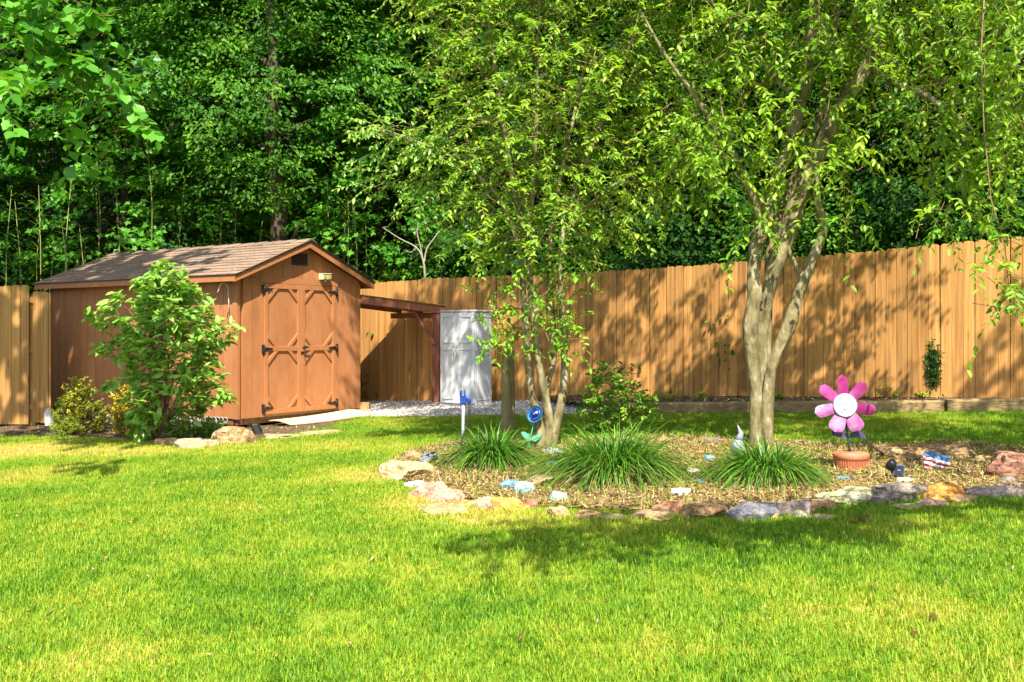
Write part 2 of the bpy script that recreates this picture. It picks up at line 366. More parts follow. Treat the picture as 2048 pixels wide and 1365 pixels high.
def in_poly(x, y, poly):
    inside = np.zeros(np.shape(x), bool); n = len(poly); j = n-1
    for i in range(n):
        xi, yi = poly[i]; xj, yj = poly[j]
        c = ((yi > y) != (yj > y)) & (x < (xj-xi)*(y-yi)/((yj-yi)+1e-12)+xi); inside ^= c; j = i
    return inside
def gpoly(pts): return [(g.x, g.y) for g in (G(*p) for p in pts)]

# ------------------------------------------------------------------ ground, lawn, bed, gravel
def sheet(name, x0, x1, y0, y1, step, mat, dz, mask=None, bump=0):
    xs = np.arange(x0, x1+step*.5, step); ys = np.arange(y0, y1+step*.5, step)
    X, Y = np.meshgrid(xs, ys); Z = gz(X, Y) + dz
    if bump: Z = Z + bump*(np.sin(X*9.1+np.sin(Y*5.3)*1.3)*np.cos(Y*8.3+X*2.2))
    nx = len(xs); idx = np.arange(X.size).reshape(X.shape)
    q = np.stack([idx[:-1,:-1], idx[:-1,1:], idx[1:,1:], idx[1:,:-1]], -1).reshape(-1,4)
    v = np.stack([X, Y, Z], -1).reshape(-1,3)
    if mask is not None:
        ctr = v[q].mean(1); q = q[mask(ctr[:,0], ctr[:,1])]
        used = np.unique(q); mp = np.full(len(v), -1); mp[used] = np.arange(len(used)); v = v[used]; q = mp[q]
    return npmesh(name, v, [q], mat, smooth=True), v

me, _ = sheet('ground', -150, 150, -150, 150, 3.0, 'forest_floor', -.03)
tag(npobj('ground', me), None, None, kind='structure')
FA, FB = Vector((5.94, 12.3)), Vector((.96, 15.3)); FD = (FA-FB).normalized()
def fence_y(x): return 15.3 - .6024*(x-.96)
BED = gpoly([(750,945),(820,905),(900,888),(1010,872),(1100,885),(1300,872),(1500,882),(1640,888),(1760,893),(1900,885),(2060,900),(2140,925),(2140,985),(1950,992),(1750,1002),(1600,1022),(1400,1030),(1200,1024),(1000,1010),(880,996),(810,965)])
GRAVEL = gpoly([(722,836),(712,800),(870,797),(1290,801),(1230,829),(1000,832),(850,836)])
TERR = [(G(1180,824).x, G(1180,824).y), (5.75, 11.82), (10.5, 9.55), (10.5, 9.9), (5.9, 12.9), (.2, 16.2), (0.7, 14.5)]
SOILSTRIP = gpoly([(-300,878),(120,874),(290,885),(420,890),(520,882),(640,862),(718,838),(720,800),(300,780),(-300,800)])
lawn_edge = lambda x, y: (y < fence_y(x)-.05) & ~((x < -2.2) & (y > 15.6))
me, lv = sheet('lawn', -12, 12.0, -4, 16.0, .12, 'lawn_soil', 0.0, lambda x, y: lawn_edge(x, y), 0)
dry = np.zeros(len(lv))
def blob(px, py, r, amt):
    g = G(px, py); global dry
    dry += amt*np.exp(-(((lv[:,0]-g.x)/r)**2 + ((lv[:,1]-g.y)/(r*.8))**2))
for a in [(20,900,1.0,1.5),(150,905,.8,1.4),(120,945,.7,.9),(300,905,.7,.9),(450,905,.8,.45),(620,890,.8,.6),(760,900,.6,.5),(770,950,.5,1.3),(850,1010,.35,1.2),(930,1040,.4,1.1),
          (1080,1050,.4,.7),(1250,1060,.35,.4),(1000,1000,.3,.6),(250,1200,.30,.7),(220,1310,.2,.55),(560,1010,.5,.35),(380,1130,.3,.5),(1300,1290,.35,.6),(1550,1250,.3,.5),
          (650,980,.7,.45),(1780,1230,.3,.4),(1250,835,.5,.5),(1500,850,1.2,.35),(1850,850,.8,.3),(820,845,.8,.5),(1760,1060,.3,.3),(60,1180,.25,-.3),(1700,1330,.4,-.3),(480,1180,.35,-.3),
          (1900,1100,.6,-.35),(1400,1110,.6,-.25),(830,880,.5,-.2),(700,1150,.5,.25),(1000,1250,.5,-.25),(1150,1180,.4,.2)]: blob(*a)
dens = np.ones(len(lv))
x, y = lv[:,0], lv[:,1]
nz = np.array([noise.noise(Vector((a*1.7, b*1.7, 3))) for a, b in zip(x, y)])
dens *= np.clip(1.0 - .45*np.clip(dry-.35, 0, 1) + .25*nz, .2, 1.3)
bedm = in_poly(x+.05*nz, y+.08*nz, BED)
for poly in (GRAVEL, TERR, SOILSTRIP): dens[in_poly(x+.08*nz, y+.12*nz, poly)] = 0
dens[bedm] = 0
dens[(np.abs(x) > .52*y+2.2) | (y < 2.6)] = 0
dens[(y > 8.5)] *= .8
for nm, arr in (('dry', np.clip(dry, -.4, 1.5)), ('dens', dens)):
    a = me.attributes.new(nm, 'FLOAT', 'POINT'); a.data.foreach_set('value', arr.astype(np.float32))
tag(npobj('lawn', me), None, None, kind='structure')

def strip_mask(poly): return lambda x, y: in_poly(x, y, poly)
def bb(poly, m=.2):
    xs = [p[0] for p in poly]; ys = [p[1] for p in poly]; return min(xs)-m, max(xs)+m, min(ys)-m, max(ys)+m
me, _ = sheet('mulch_bed', *bb(BED), .06, 'mulch_base', .022, strip_mask(BED), .008); tag(npobj('mulch_bed', me), None, None, kind='structure')
me, _ = sheet('gravel_path', *bb(GRAVEL), .08, 'gravel_base', .010, strip_mask(GRAVEL), .004); tag(npobj('gravel_path', me), None, None, kind='structure')
me, _ = sheet('planting_soil', *bb(SOILSTRIP), .10, 'soil', .006, strip_mask(SOILSTRIP), .006); tag(npobj('planting_soil', me), None, None, kind='structure')
me, _ = sheet('raised_soil', *bb(TERR), .10, 'soil', .095, strip_mask(TERR), .008); tag(npobj('raised_soil', me), None, None, kind='structure')

def scatter_poly(poly, n, rng):
    x0, x1, y0, y1 = bb(poly, 0); out = np.zeros((0,2))
    while len(out) < n:
        q = np.stack([rng.uniform(x0,x1,n), rng.uniform(y0,y1,n)], 1); out = np.concatenate([out, q[in_poly(q[:,0], q[:,1], poly)]])
    return out[:n]
# grass blades
def tuft(seed, nb, rad):
    rg = np.random.default_rng(seed)
    p = np.zeros((nb,3)); r = rad*np.sqrt(rg.random(nb)); a = rg.uniform(0,6.283,nb); p[:,0] = r*np.cos(a); p[:,1] = r*np.sin(a)
    return ribbons('grass_tuft', p, rg.uniform(0,6.283,nb), rg.uniform(.05,.75,nb), rg.uniform(.018,.046,nb), rg.uniform(.0022,.0044,nb), rg.uniform(.0,.45,nb), 'grass_blades', rg.random(nb), 2)
tc = bpy.data.collections.new('grass_tufts')
for i in range(4): tc.objects.link(bpy.data.objects.new('grass_tuft', tuft(i, 46, .075)))
ng = bpy.data.node_groups.new('grass_scatter', 'GeometryNodeTree')
ng.interface.new_socket('Geometry', in_out='INPUT', socket_type='NodeSocketGeometry'); ng.interface.new_socket('Geometry', in_out='OUTPUT', socket_type='NodeSocketGeometry')
N = ng.nodes.new; gi = N('NodeGroupInput'); go = N('NodeGroupOutput')
dp = N('GeometryNodeDistributePointsOnFaces'); na = N('GeometryNodeInputNamedAttribute'); na.data_type = 'FLOAT'; na.inputs[0].default_value = 'dens'
mu = N('ShaderNodeMath'); mu.operation = 'MULTIPLY'; mu.inputs[1].default_value = 470.0
ng.links.new(na.outputs[0], mu.inputs[0]); ng.links.new(mu.outputs[0], dp.inputs['Density']); ng.links.new(gi.outputs[0], dp.inputs[0])
ci = N('GeometryNodeCollectionInfo'); ci.inputs[0].default_value = tc; ci.inputs[1].default_value = True; ci.inputs[2].default_value = True
ip = N('GeometryNodeInstanceOnPoints'); ip.inputs['Pick Instance'].default_value = True
rr = N('FunctionNodeRandomValue'); rr.data_type = 'FLOAT_VECTOR'; rr.inputs[0].default_value = (-.12,-.12,0); rr.inputs[1].default_value = (.12,.12,6.283)
rs = N('FunctionNodeRandomValue'); rs.data_type = 'FLOAT'; rs.inputs[2].default_value = .6; rs.inputs[3].default_value = 1.4
ng.links.new(dp.outputs[0], ip.inputs[0]); ng.links.new(ci.outputs[0], ip.inputs['Instance'])
ng.links.new(rr.outputs[0], ip.inputs['Rotation']); ng.links.new(rs.outputs[1], ip.inputs['Scale'])
ng.links.new(ip.outputs[0], go.inputs[0])
gme = bpy.data.objects['lawn'].data.copy(); grass = npobj('lawn_grass', gme)
md = grass.modifiers.new('grass', 'NODES'); md.node_group = ng
tag(grass, 'short bright green lawn grass with yellow dry patches', 'grass', kind='stuff')

# mulch chips and gravel stones
rg = np.random.default_rng(5)
def chips(name, poly, n, smin, smax, mat, dz, flat, label, cat):
    q = scatter_poly(poly, n, rg); p = np.column_stack([q, gz(q[:,0], q[:,1])+dz])
    s = rg.uniform(smin, smax, n)
    base = np.array([(-1,0,0),(1,0,0),(0,.5,0),(0,-.5,0),(0.1,.1,flat),(0,0,-flat)])
    ang = rg.uniform(0, 6.283, n); tl = rg.normal(0, .35, (n,2)); el = rg.uniform(.7, 1.5, n)
    b = base[None]*s[:,None,None]; b = b.copy(); b[:,:,0] *= el[:,None]
    X = b[:,:,0]*np.cos(ang)[:,None]-b[:,:,1]*np.sin(ang)[:,None]; Y = b[:,:,0]*np.sin(ang)[:,None]+b[:,:,1]*np.cos(ang)[:,None]
    Z = b[:,:,2] + X*tl[:,:1] + Y*tl[:,1:]
    v = (p[:,None,:] + np.stack([X,Y,Z], -1)).reshape(-1,3)
    f = np.array([(0,3,4),(3,1,4),(1,2,4),(2,0,4),(0,2,5),(2,1,5),(1,3,5),(3,0,5)])
    f = (f[None]+(np.arange(n)*6)[:,None,None]).reshape(-1,3)
    return tag(npobj(name, npmesh(name, v, [f], mat, np.repeat(rg.random(n), 6))), label, cat, kind='stuff')
chips('mulch_chips', BED, 15000, .008, .028, 'mulch_chip', .030, .22, 'brown bark chips and leaf litter covering the island bed', 'mulch')
chips('gravel_stones', GRAVEL, 9000, .012, .030, 'gravel_stone', .016, .55, 'pale pinkish gravel strip in front of the fence', 'gravel')
chips('leaf_litter', SOILSTRIP, 5000, .010, .03, 'mulch_chip', .014, .2, 'brown leaf litter along the foot of shed and fence', 'leaf litter')
chips('terrace_litter', TERR, 2500, .010, .03, 'mulch_chip', .105, .2, 'brown leaf litter behind the landscape timbers', 'leaf litter')
chips('lawn_litter', gpoly([(-200,1365),(-100,960),(700,920),(760,1000),(1100,1060),(1600,1060),(2100,1030),(2200,1365)]), 260, .008, .020, 'mulch_chip', .040, .15, 'scattered tan leaf bits lying on the lawn', 'leaf litter')
def weeds(name, poly, n, lmin, lmax, mat, dz, label):
    q = scatter_poly(poly, n, rg); p = np.column_stack([q, gz(q[:,0], q[:,1])+dz])
    m = ribbons(name, p, rg.uniform(0,6.283,n), rg.uniform(.1,.9,n), rg.uniform(lmin,lmax,n), rg.uniform(.003,.006,n), rg.uniform(0,.6,n), mat, rg.random(n), 3)
    tag(npobj(name, m), label, 'weeds', kind='stuff')
weeds('bed_weeds', BED, 11000, .025, .085, 'weed', .02, 'sparse green and yellow weeds sprouting through the bed mulch')
weeds('bed_straw', BED, 4200, .04, .10, 'blade_straw', .025, 'dry straw strands lying in the bed mulch')
weeds('soil_weeds', SOILSTRIP, 900, .03, .10, 'weed', .0, 'thin weeds in the soil beside the shed')

# ------------------------------------------------------------------ added sky-blocking slope and fences
xs = np.linspace(-70, 60, 66); ts = np.linspace(0, 1, 14)
vv = []; 
for t_ in ts:
    for x_ in xs: vv.append((x_, 27 + 26*t_ + 1.5*math.sin(x_*.2) - .45*x_*(x_ > 0)*.5, gz(x_, 27)-.5 + 26*t_**.8 + .6*math.sin(x_*.5+t_*7)))
idx = np.arange(len(ts)*len(xs)).reshape(len(ts), len(xs))
q = np.stack([idx[:-1,:-1], idx[:-1,1:], idx[1:,1:], idx[1:,:-1]], -1).reshape(-1,4)
tag(npobj('sky_gap_backing', npmesh('sky_gap_backing', np.array(vv), [q], 'forest_floor', smooth=True)), None, None, kind='structure')  # dark slope added to block bright sky gaps between the leaves

def dogear(wd):
    c = .22*wd; e = .012   # unit height board, origin at bottom centre
    poly = [(-wd/2,0),(wd/2,0),(wd/2,1-e*1.1),(wd/2-c*.4,1-e*.4),(wd/2-c,1),(-wd/2+c,1),(-wd/2+c*.4,1-e*.4),(-wd/2,1-e*1.1)]
    return MB().prism(poly, -.009, .009)
PW = .132
board_meshes = [dogear(PW-.004-.003*(i % 2)).mesh('picket', 'fence_wood') for i in range(3)]
board_pale = dogear(PW-.005).mesh('picket', 'fence_wood_pale')
topx = [300, 600, 750, 870, 1000, 1150, 1300, 1400, 1500, 1600, 1700, 1800, 1900, 1990, 2048, 2300, 2700]
topy = [585, 573, 566, 557, 552, 546, 537, 530, 522, 514, 506, 497, 487, 478, 473, 450, 415]
fence = thing('wooden_fence', 'long brown dog-eared privacy fence running from the shed to the right edge', 'fence', (FA.x, FA.y, float(gz(FA.x, FA.y))))
rz = math.atan2(FD.y, FD.x); rnd = random.Random(3)
k = 0; end = FA + FD*4.2
L = (end - Vector((-3.3, fence_y(-3.3)))).length
fpts = []
while k*PW < L:
    c = end - FD*(k*PW)
    px = CX + c.x/c.y*F; ty = np.interp(px, topx, topy); zt = CH-(ty-HY)/F*c.y + rnd.uniform(-.008, .008)
    zb = float(gz(c.x, c.y)) + (.10 if c.x > .5 else .02)
    o = bpy.data.objects.new('picket', board_meshes[k % 3]); col.objects.link(o); o.parent = fence
    o.matrix_parent_inverse = Matrix.Translation(fence.location).inverted()
    off = Vector((-FD.y, FD.x))*rnd.uniform(-.003, .003)
    o.location = (c.x+off.x, c.y+off.y, zb); o.rotation_euler = (rnd.gauss(0,.004), rnd.gauss(0, .0035), rz+rnd.gauss(0,.012)); o.scale = (1, 1, zt-zb)
    fpts.append((c, zb, zt)); k += 1
nrm = Vector((-FD.y, FD.x));  nrm = nrm if nrm.y > 0 else -nrm
for fr in (.16, .52, .86):
    for i in range(0, len(fpts)-1, 18):
        j = min(i+18, len(fpts)-1); a, b = fpts[i], fpts[j]
        MB().bar((a[0].x+nrm.x*.035, a[0].y+nrm.y*.035, a[1]+(a[2]-a[1])*fr), (b[0].x+nrm.x*.035, b[0].y+nrm.y*.035, b[1]+(b[2]-b[1])*fr), .038, .085).build('rail', 'fence_wood', fence, True)
for i in range(9, len(fpts), 18):
    a = fpts[i]; MB().box(a[0].x+nrm.x*.105-.045, a[0].x+nrm.x*.105+.045, a[0].y+nrm.y*.105-.045, a[0].y+nrm.y*.105+.045, a[1]-.3, a[2]-.1).build('post', 'fence_wood', fence, True)

LY = 15.3
lf = thing('wooden_fence', 'short pale brown picket fence left of the shed', 'fence', (-8.5, LY, float(gz(-8.5, LY))))
def lboard(pxl, pxr, ty, by, dy=0, mesh=None):
    xc = ((pxl+pxr)/2-CX)/F*LY; zb = CH-(by-HY)/F*LY; zt = CH-(ty-HY)/F*LY
    o = bpy.data.objects.new('picket', board_pale); col.objects.link(o); o.parent = lf
    o.matrix_parent_inverse = Matrix.Translation(lf.location).inverted()
    o.location = (xc, LY+dy, zb); o.scale = ((pxr-pxl)/F*LY/PW, 1, zt-zb); o.rotation_euler = (0, rnd.gauss(0,.004), rnd.gauss(0,.015))
xr = 58
for i in range(20): lboard(xr-17.2*(i+1), xr-17.2*i, 572+rnd.uniform(-2,2), 849, rnd.uniform(-.003,.003))
lboard(65, 80.5, 583, 845); lboard(80.8, 97, 584, 846)
lboard(96, 101, 586, 846, .02)
for zf in (600, 700, 815): MB().bar(P(-290,zf,LY+.04), P(99,zf,LY+.04), .04, .09).build('rail', 'fence_wood_pale', lf, True)
for px in (-120, 61): MB().box(P(px,0,LY).x-.045, P(px,0,LY).x+.045, LY+.062, LY+.15, -.3, P(0,590,LY).z).build('post', 'fence_wood_pale', lf, True)

# ------------------------------------------------------------------ shed
C0 = Vector((-3.79, 13.8, .16)); SR = math.atan2(.829, .559)
W_, D_ = 2.44, 4.5; EO = .165; SLP = .404; ZE = 2.0
shed = thing('garden_shed', 'brown wooden garden shed with double doors and shingled gable roof', 'shed', C0, SR)
def roof_top(x): return ZE + SLP*(EO + min(x, W_-x))
def wall_top(x): return roof_top(x) - .075
body = MB().box(.03, W_-.03, .03, D_-.03, .0, 1.93)
body.build('wall_core', 'shed_paint', shed)
# side boards (facing left), then rear and right skins
side = MB(); side.box(-.012, .0145, 0, .193, 0, 1); sidemesh = side.mesh('siding_board', 'shed_paint')
nb = 22
for i in range(nb):
    o = bpy.data.objects.new('siding_board', sidemesh); link(o, shed); o.location = (.012, .09+i*.2, 0); o.scale = (1, 1, 1.985)
o = MB().box(-.014, .03, -.016, .088, -.005, 1.99).build('corner_trim', 'shed_trim', shed)
MB().box(W_-.03, W_+.014, .0, D_, 0, 1.985).build('siding_panel', 'shed_paint', shed)
MB().box(0, W_, D_-.03, D_+.0, 0, 1.985).build('siding_panel', 'shed_paint', shed)
DL, DR, DZ0, DZ1 = .455, 1.885, .03, 1.895
def fboard(x0, x1, z0, z1=None, y=-.012, name='siding_board', mat='shed_paint'):
    a = z1 if z1 else wall_top(x0); b = z1 if z1 else wall_top(x1)
    poly = [(x0, z0), (x1, z0), (x1, b)] + ([(W_/2, wall_top(W_/2))] if (not z1 and x0 < W_/2-.001 < x1-.002) else []) + [(x0, a)]
    MB().prism(poly, y, .03).build(name, mat, shed)
for x0, x1 in ((.092,.244),(.251,.397)): fboard(x0, x1, 0, 1.965)
for x0, x1 in ((1.943,2.095),(2.102,2.253),(2.26,2.374)): fboard(x0, x1, 0, 1.965)
fboard(2.378, W_+.016, -.005, 1.965, -.02, 'corner_trim', 'shed_trim')
for i in range(12):
    a = .02+i*.2; b = min(a+.193, W_-.02); fboard(a, b, 1.968, None, -.02)
fboard(.40, .452, 0, 1.90, -.022, 'door_jamb', 'shed_trim'); fboard(1.888, 1.94, 0, 1.90, -.022, 'door_jamb', 'shed_trim')
fboard(.40, 1.94, 1.902, 1.985, -.030, 'door_header', 'shed_trim')
fboard(.452, 1.888, .0, .026, -.02, 'door_sill', 'old_lumber')
for (x0, x1, hs) in ((DL, 1.167, -1), (1.173, DR, 1)):
    d = MB()
    n = 3; ww = (x1-x0)/n
    for i in range(n): d.box(x0+i*ww+.005, x0+(i+1)*ww-.005, -.016, .02, DZ0, DZ1)
    door = d.build('door', 'shed_paint', shed)
    MB().box(x0+.002, x1-.002, -.010, .015, DZ0+.002, DZ1-.002).build('panel', 'shed_paint', door)
    fy = -.040; sw = .072; mid = (DZ0+DZ1)/2
    for a, b in ((x0, x0+sw), (x1-sw, x1)): MB().box(a, b, fy, -.0165, DZ0, DZ1).build('stile', 'shed_trim', door, bevel=.004)
    for a, b in ((DZ0, DZ0+.075), (mid-.036, mid+.036), (DZ1-.07, DZ1)): MB().box(x0+sw+.001, x1-sw-.001, fy+.001, -.0165, a, b).build('door_rail', 'shed_trim', door, bevel=.004)
    xi0, xi1 = x0+sw, x1-sw
    for zc, sg in ((DZ1-.07, -1), (mid+.036, 1), (mid-.036, -1), (DZ0+.075, 1)):
        for xi, sx in ((xi0, 1), (xi1, -1)):
            A = Vector((xi, 0, zc+sg*.19)); B = Vector((xi+sx*.19, 0, zc))
            nrm_ = Vector((-sx, 0, -sg)).normalized()*.052
            q4 = [A, B, B+nrm_, A+nrm_]
            q4 = [Vector((min(max(v.x, xi0-.002), xi1+.002), 0, v.z)) for v in q4]
            # keep the brace inside the frame corner
            poly = [(A.x, A.z), (B.x, B.z), (B.x-sx*.073, B.z), (A.x, A.z-sg*.073)]
            if sx*sg > 0: poly = poly[::-1]
            MB().prism(poly, fy+.002, -.0165).build('diagonal_brace', 'shed_trim', door, bevel=.003)
    hx = x0 if hs < 0 else x1
    for hz in (DZ1-.085, mid, DZ0+.09):
        h = MB(); s_ = 1 if hs < 0 else -1
        a, b = sorted((hx-s_*.008, hx-s_*.038)); h.box(a, b, -.056, -.0225, hz-.06, hz+.06)
        poly = [(hx+s_*.004, hz-.028), (hx+s_*.14, hz-.011), (hx+s_*.152, hz), (hx+s_*.14, hz+.011), (hx+s_*.004, hz+.028)]
        if s_ < 0: poly = poly[::-1]
        h.prism(poly, -.050, -.0405); h.tube([(hx-s_*.002, -.052, hz-.045), (hx-s_*.002, -.052, hz+.045)], .008, 8)
        h.build('hinge', 'black_iron', door)
        if hz == mid and hs > 0:
            k_ = MB(); k_.lathe([(.0,0),(.026,0),(.026,.01),(.010,.014),(.010,.045),(.02,.05),(.022,.062),(.012,.07)], 14, (x0+.04, -.040, mid+.02), (0,-1,0))
            k_.bar((x0-.005, -.10, mid+.02), (x0+.085, -.10, mid+.02), .016, .016)
            k_.build('door_handle', 'black_iron', door)
            k2 = MB(); k2.box(x0-.02, x0+.06, -.052, -.0405, mid-.075, mid-.045); k2.tube([(x0+.03,-.06,mid-.06),(x0+.03,-.075,mid-.10),(x0+.05,-.075,mid-.12)], .007, 6)
            k2.build('hasp', 'black_iron', door)
# vent, light, eaves
vent = MB().box(.99, 1.30, -.032, -.0205, 2.185, 2.365).build('vent', 'vent_brown', shed)
for i in range(6): MB().bar((.998, -.036, 2.205+i*.028), (1.292, -.036, 2.205+i*.028), .016, .006, (0,.6,.8)).build('louver', 'vent_brown', vent)
lt = thing('flood_light', 'cream security light with two lenses above the shed doors', 'light', Matrix.LocRotScale(C0, Matrix.Rotation(SR,3,'Z').to_quaternion(), None) @ Vector((1.63, -.02, 1.97)), SR)
m_ = MB(); m_.box(-.095,.095,-.09,-.001,.02,.105); m_.bar((-.095,-.05,.11),(.095,-.05,.115), .10, .012)
m_.build('housing', 'lamp_housing', lt, bevel=.008)
for sx in (-.046, .046):
    MB().box(sx-.038, sx+.038, -.102, -.0905, .03, .092).build('lens', 'lamp_lens', lt, bevel=.006)
MB().lathe([(.0,0),(.014,0),(.018,-.012),(.010,-.025),(.0,-.028)], 12, (0,-.05,.019)).build('sensor', 'lamp_housing', lt)
# roof: deck, fascia, shingles
y0, y1 = -EO, D_+EO
roofp = [(-EO, ZE-.045), (W_/2, roof_top(W_/2)-.045), (W_+EO, ZE-.045), (W_+EO, ZE-.012), (W_/2, roof_top(W_/2)-.012), (-EO, ZE-.012)]
roof = MB().prism(roofp[::-1], y0+.03, y1-.03).build('roof', 'shed_trim', shed)
# soffit fascia along left eave, and rakes on the front gable
MB().box(-EO-.018, -EO-.001, y0, y1, ZE-.105, ZE-.018).build('fascia', 'shed_trim', roof)
MB().box(W_+EO+.001, W_+EO+.018, y0, y1, ZE-.105, ZE-.018).build('fascia', 'shed_trim', roof)
za = roof_top(W_/2)
for yf, yb in ((y0-.0, y0+.022), (y1-.022, y1)):
    MB().prism([(-EO-.019, ZE-.115), (W_/2-.001, za-.115+.0), (W_/2-.001, za-.028), (-EO-.019, ZE-.028)], yf, yb).build('rake_board', 'shed_trim', roof)
    MB().prism([(W_/2+.001, za-.115), (W_+EO+.019, ZE-.115), (W_+EO+.019, ZE-.028), (W_/2+.001, za-.028)], yf, yb).build('rake_board', 'shed_trim', roof)
MB().prism([(-EO-.026, ZE-.030), (W_/2, za-.026), (W_/2, za-.006), (-EO-.026, ZE-.010)], y0-.014, y0+.05).build('drip_edge', 'drip_edge', roof)
MB().prism([(W_/2, za-.026), (W_+EO+.026, ZE-.030), (W_+EO+.026, ZE-.010), (W_/2, za-.006)], y0-.0145, y0+.05).build('drip_edge', 'drip_edge', roof)
MB().box(-EO-.028, -EO+.02, y0+.05, y1, ZE-.026, ZE-.011).build('drip_edge', 'drip_edge', roof)
# shingle courses
slen = math.hypot(W_/2+EO+.03, SLP*(W_/2+EO+.03)); exp_ = slen/11; cs, sn = 1/math.hypot(1,SLP), SLP/math.hypot(1,SLP)
tabw = (y1-y0+.05)/16
tm = MB(); tm.add([(0,0,.004),(0,tabw-.008,.004),(exp_*1.25,tabw-.008,-.004),(exp_*1.25,0,-.004),(0,0,.013),(0,tabw-.008,.013),(exp_*1.25,tabw-.008,.001),(exp_*1.25,0,.001)], [(0,1,2,3),(7,6,5,4),(4,5,1,0),(5,6,2,1),(6,7,3,2),(7,4,0,3)])
tabmesh = tm.mesh('shingle', 'shingle'); 
pitch = math.atan(SLP)
for c in range(11):
    for j in range(17):
        off = (c % 2)*tabw/2; ya = y0-.025 + j*tabw - off
        if ya < y0-.03: 
            if ya + tabw < y0: continue
        o = bpy.data.objects.new('shingle', tabmesh); link(o, roof)
        yy = max(ya, y0-.025); ye = min(ya+tabw, y1+.025)
        if ye-yy < .04: bpy.data.objects.remove(o); continue
        t_ = c*exp_ + rnd.uniform(-.003,.003)
        o.location = (-EO-.03+t_*cs, yy, ZE-.03*SLP + t_*sn - .002); o.rotation_euler = (0, -pitch, 0); o.scale = (1, (ye-yy)/tabw, 1)
rs_ = MB()
for c in range(11):
    t_ = c*exp_
    for j in range(16):
        x_ = W_+EO+.03 - t_*cs; z_ = ZE-.03*SLP + t_*sn; ya = y0-.025+j*tabw
        rs_.add([(x_, ya, z_+.011), (x_, ya+tabw-.006, z_+.011), (x_-exp_*1.2*cs, ya+tabw-.006, z_+exp_*1.2*sn), (x_-exp_*1.2*cs, ya, z_+exp_*1.2*sn),
                 (x_, ya, z_-.006), (x_, ya+tabw-.006, z_-.006)], [(0,1,2,3),(4,5,1,0)])
so_ = rs_.build('shingle_slope', 'shingle', roof); so_['kind'] = 'stuff'
rc = MB()
for j in range(16):
    ya = y0-.02+j*.305; yb = min(ya+.36, y1+.02); lift = .004*(j % 2)
    if yb-ya < .05: continue
    rc = MB().add([(W_/2-.13, ya, za-.13*SLP+.016+lift), (W_/2, ya, za+.022+lift), (W_/2+.13, ya, za-.13*SLP+.016+lift), (W_/2-.13, yb, za-.13*SLP+.008), (W_/2, yb, za+.014), (W_/2+.13, yb, za-.13*SLP+.008),
                   (W_/2-.13, ya, za-.13*SLP+.004), (W_/2, ya, za+.010), (W_/2+.13, ya, za-.13*SLP+.004)], [(0,1,4,3),(1,2,5,4),(6,7,1,0),(7,8,2,1)])
    rc.build('ridge_cap', 'shingle', roof)
# foundation
for yy in (.12, 2.2, 4.2): MB().box(.05, W_-.05, yy-.045, yy+.045, -.095, -.003).build('skid', 'old_lumber', shed)
MB().box(.02, .10, .02, D_-.02, -.085, -.002).build('skid', 'redwood', shed)
for (a, b) in ((.28,.40),(1.08,1.18),(2.2,2.38)): MB().box(a, b, .0, .13, -.16, -.096).build('support_block', 'old_lumber', shed)
for yy in (1.2, 2.8, 4.3): MB().box(.06, .2, yy, yy+.19, -.26, -.09).build('support_block', 'resin_grey', shed)

SM = Matrix.LocRotScale(C0, Matrix.Rotation(SR, 3, 'Z').to_quaternion(), None)
# hook on side wall
hk = thing('wall_hook', 'white curved plant hook screwed to the shed side wall', 'hook', SM @ Vector((-.02, .13, 1.45)), SR)
pts = [(0-.012, 0, 0), (-.02, 0, .18), (-.03, .0, .33)]
for i in range(9):
    a = math.pi*i/8; pts.append((-.03-.06*(1-math.cos(a))*.6, .11*(1-math.cos(a))*.5*1.0, .33+.10*math.sin(a)))
pts.append((-.11, .135, .30))
MB().tube(pts, .007, 6).build('rod', 'hook_white', hk)
ring = [( -.02, .028*math.cos(a), -.02+.045*math.sin(a)) for a in [2*math.pi*i/14 for i in range(15)]]
MB().tube(ring, .006, 6).build('wall_bracket', 'vent_brown', hk)

# ramp board in front of the doors
pr = [G(520,868), G(600,866), G(722,846), G(662,830)]
rb = MB(); top = []
corners = [SM @ Vector((.52,-.06,0)), SM @ Vector((.40,-.62,0)), SM @ Vector((1.9,-.78,0)), SM @ Vector((2.05,-.12,0))]
n1 = 8
vs = []; 
for i in range(n1+1):
    for j in range(5):
        a = corners[0].lerp(corners[3], i/n1); b = corners[1].lerp(corners[2], i/n1); p_ = a.lerp(b, j/4)
        base_z = float(gz(p_.x, p_.y)); s_ = i/n1
        z_ = base_z + .075 - .04*(j/4) + .035*(s_-.5)**2 + .02*math.sin(j*.9)
        vs.append((p_.x, p_.y, z_))
m_ = len(vs); vs2 = vs + [(a, b, c-.014) for a, b, c in vs]
id_ = lambda i, j: i*5+j
fs = [(id_(i,j), id_(i,j+1), id_(i+1,j+1), id_(i+1,j)) for i in range(n1) for j in range(4)]
fs += [tuple(m_+k for k in f[::-1]) for f in fs]
edge = [id_(i,0) for i in range(n1+1)] + [id_(n1,j) for j in range(1,5)] + [id_(i,4) for i in range(n1-1,-1,-1)] + [id_(0,j) for j in range(3,0,-1)]
fs += [(edge[k], edge[(k+1) % len(edge)], m_+edge[(k+1) % len(edge)], m_+edge[k]) for k in range(len(edge))]
ro = MB().add(vs2, fs).build('ramp_board', 'plywood'); tag(ro, 'pale warped plywood sheet lying in front of the shed doors', 'board')
for px, py, wd, lab in ((733,822,.14,'orange brown timber offcut standing at the shed right corner'),):
    g = SM @ Vector((W_+.10, -.02, 0)); zz = float(gz(g.x, g.y))
    tag(MB().box(g.x-.09, g.x+.09, g.y-.06, g.y+.06, zz-.02, zz+.14).build('timber_offcut', 'old_lumber', bevel=.006), lab, 'timber')
sp = G(512, 868)
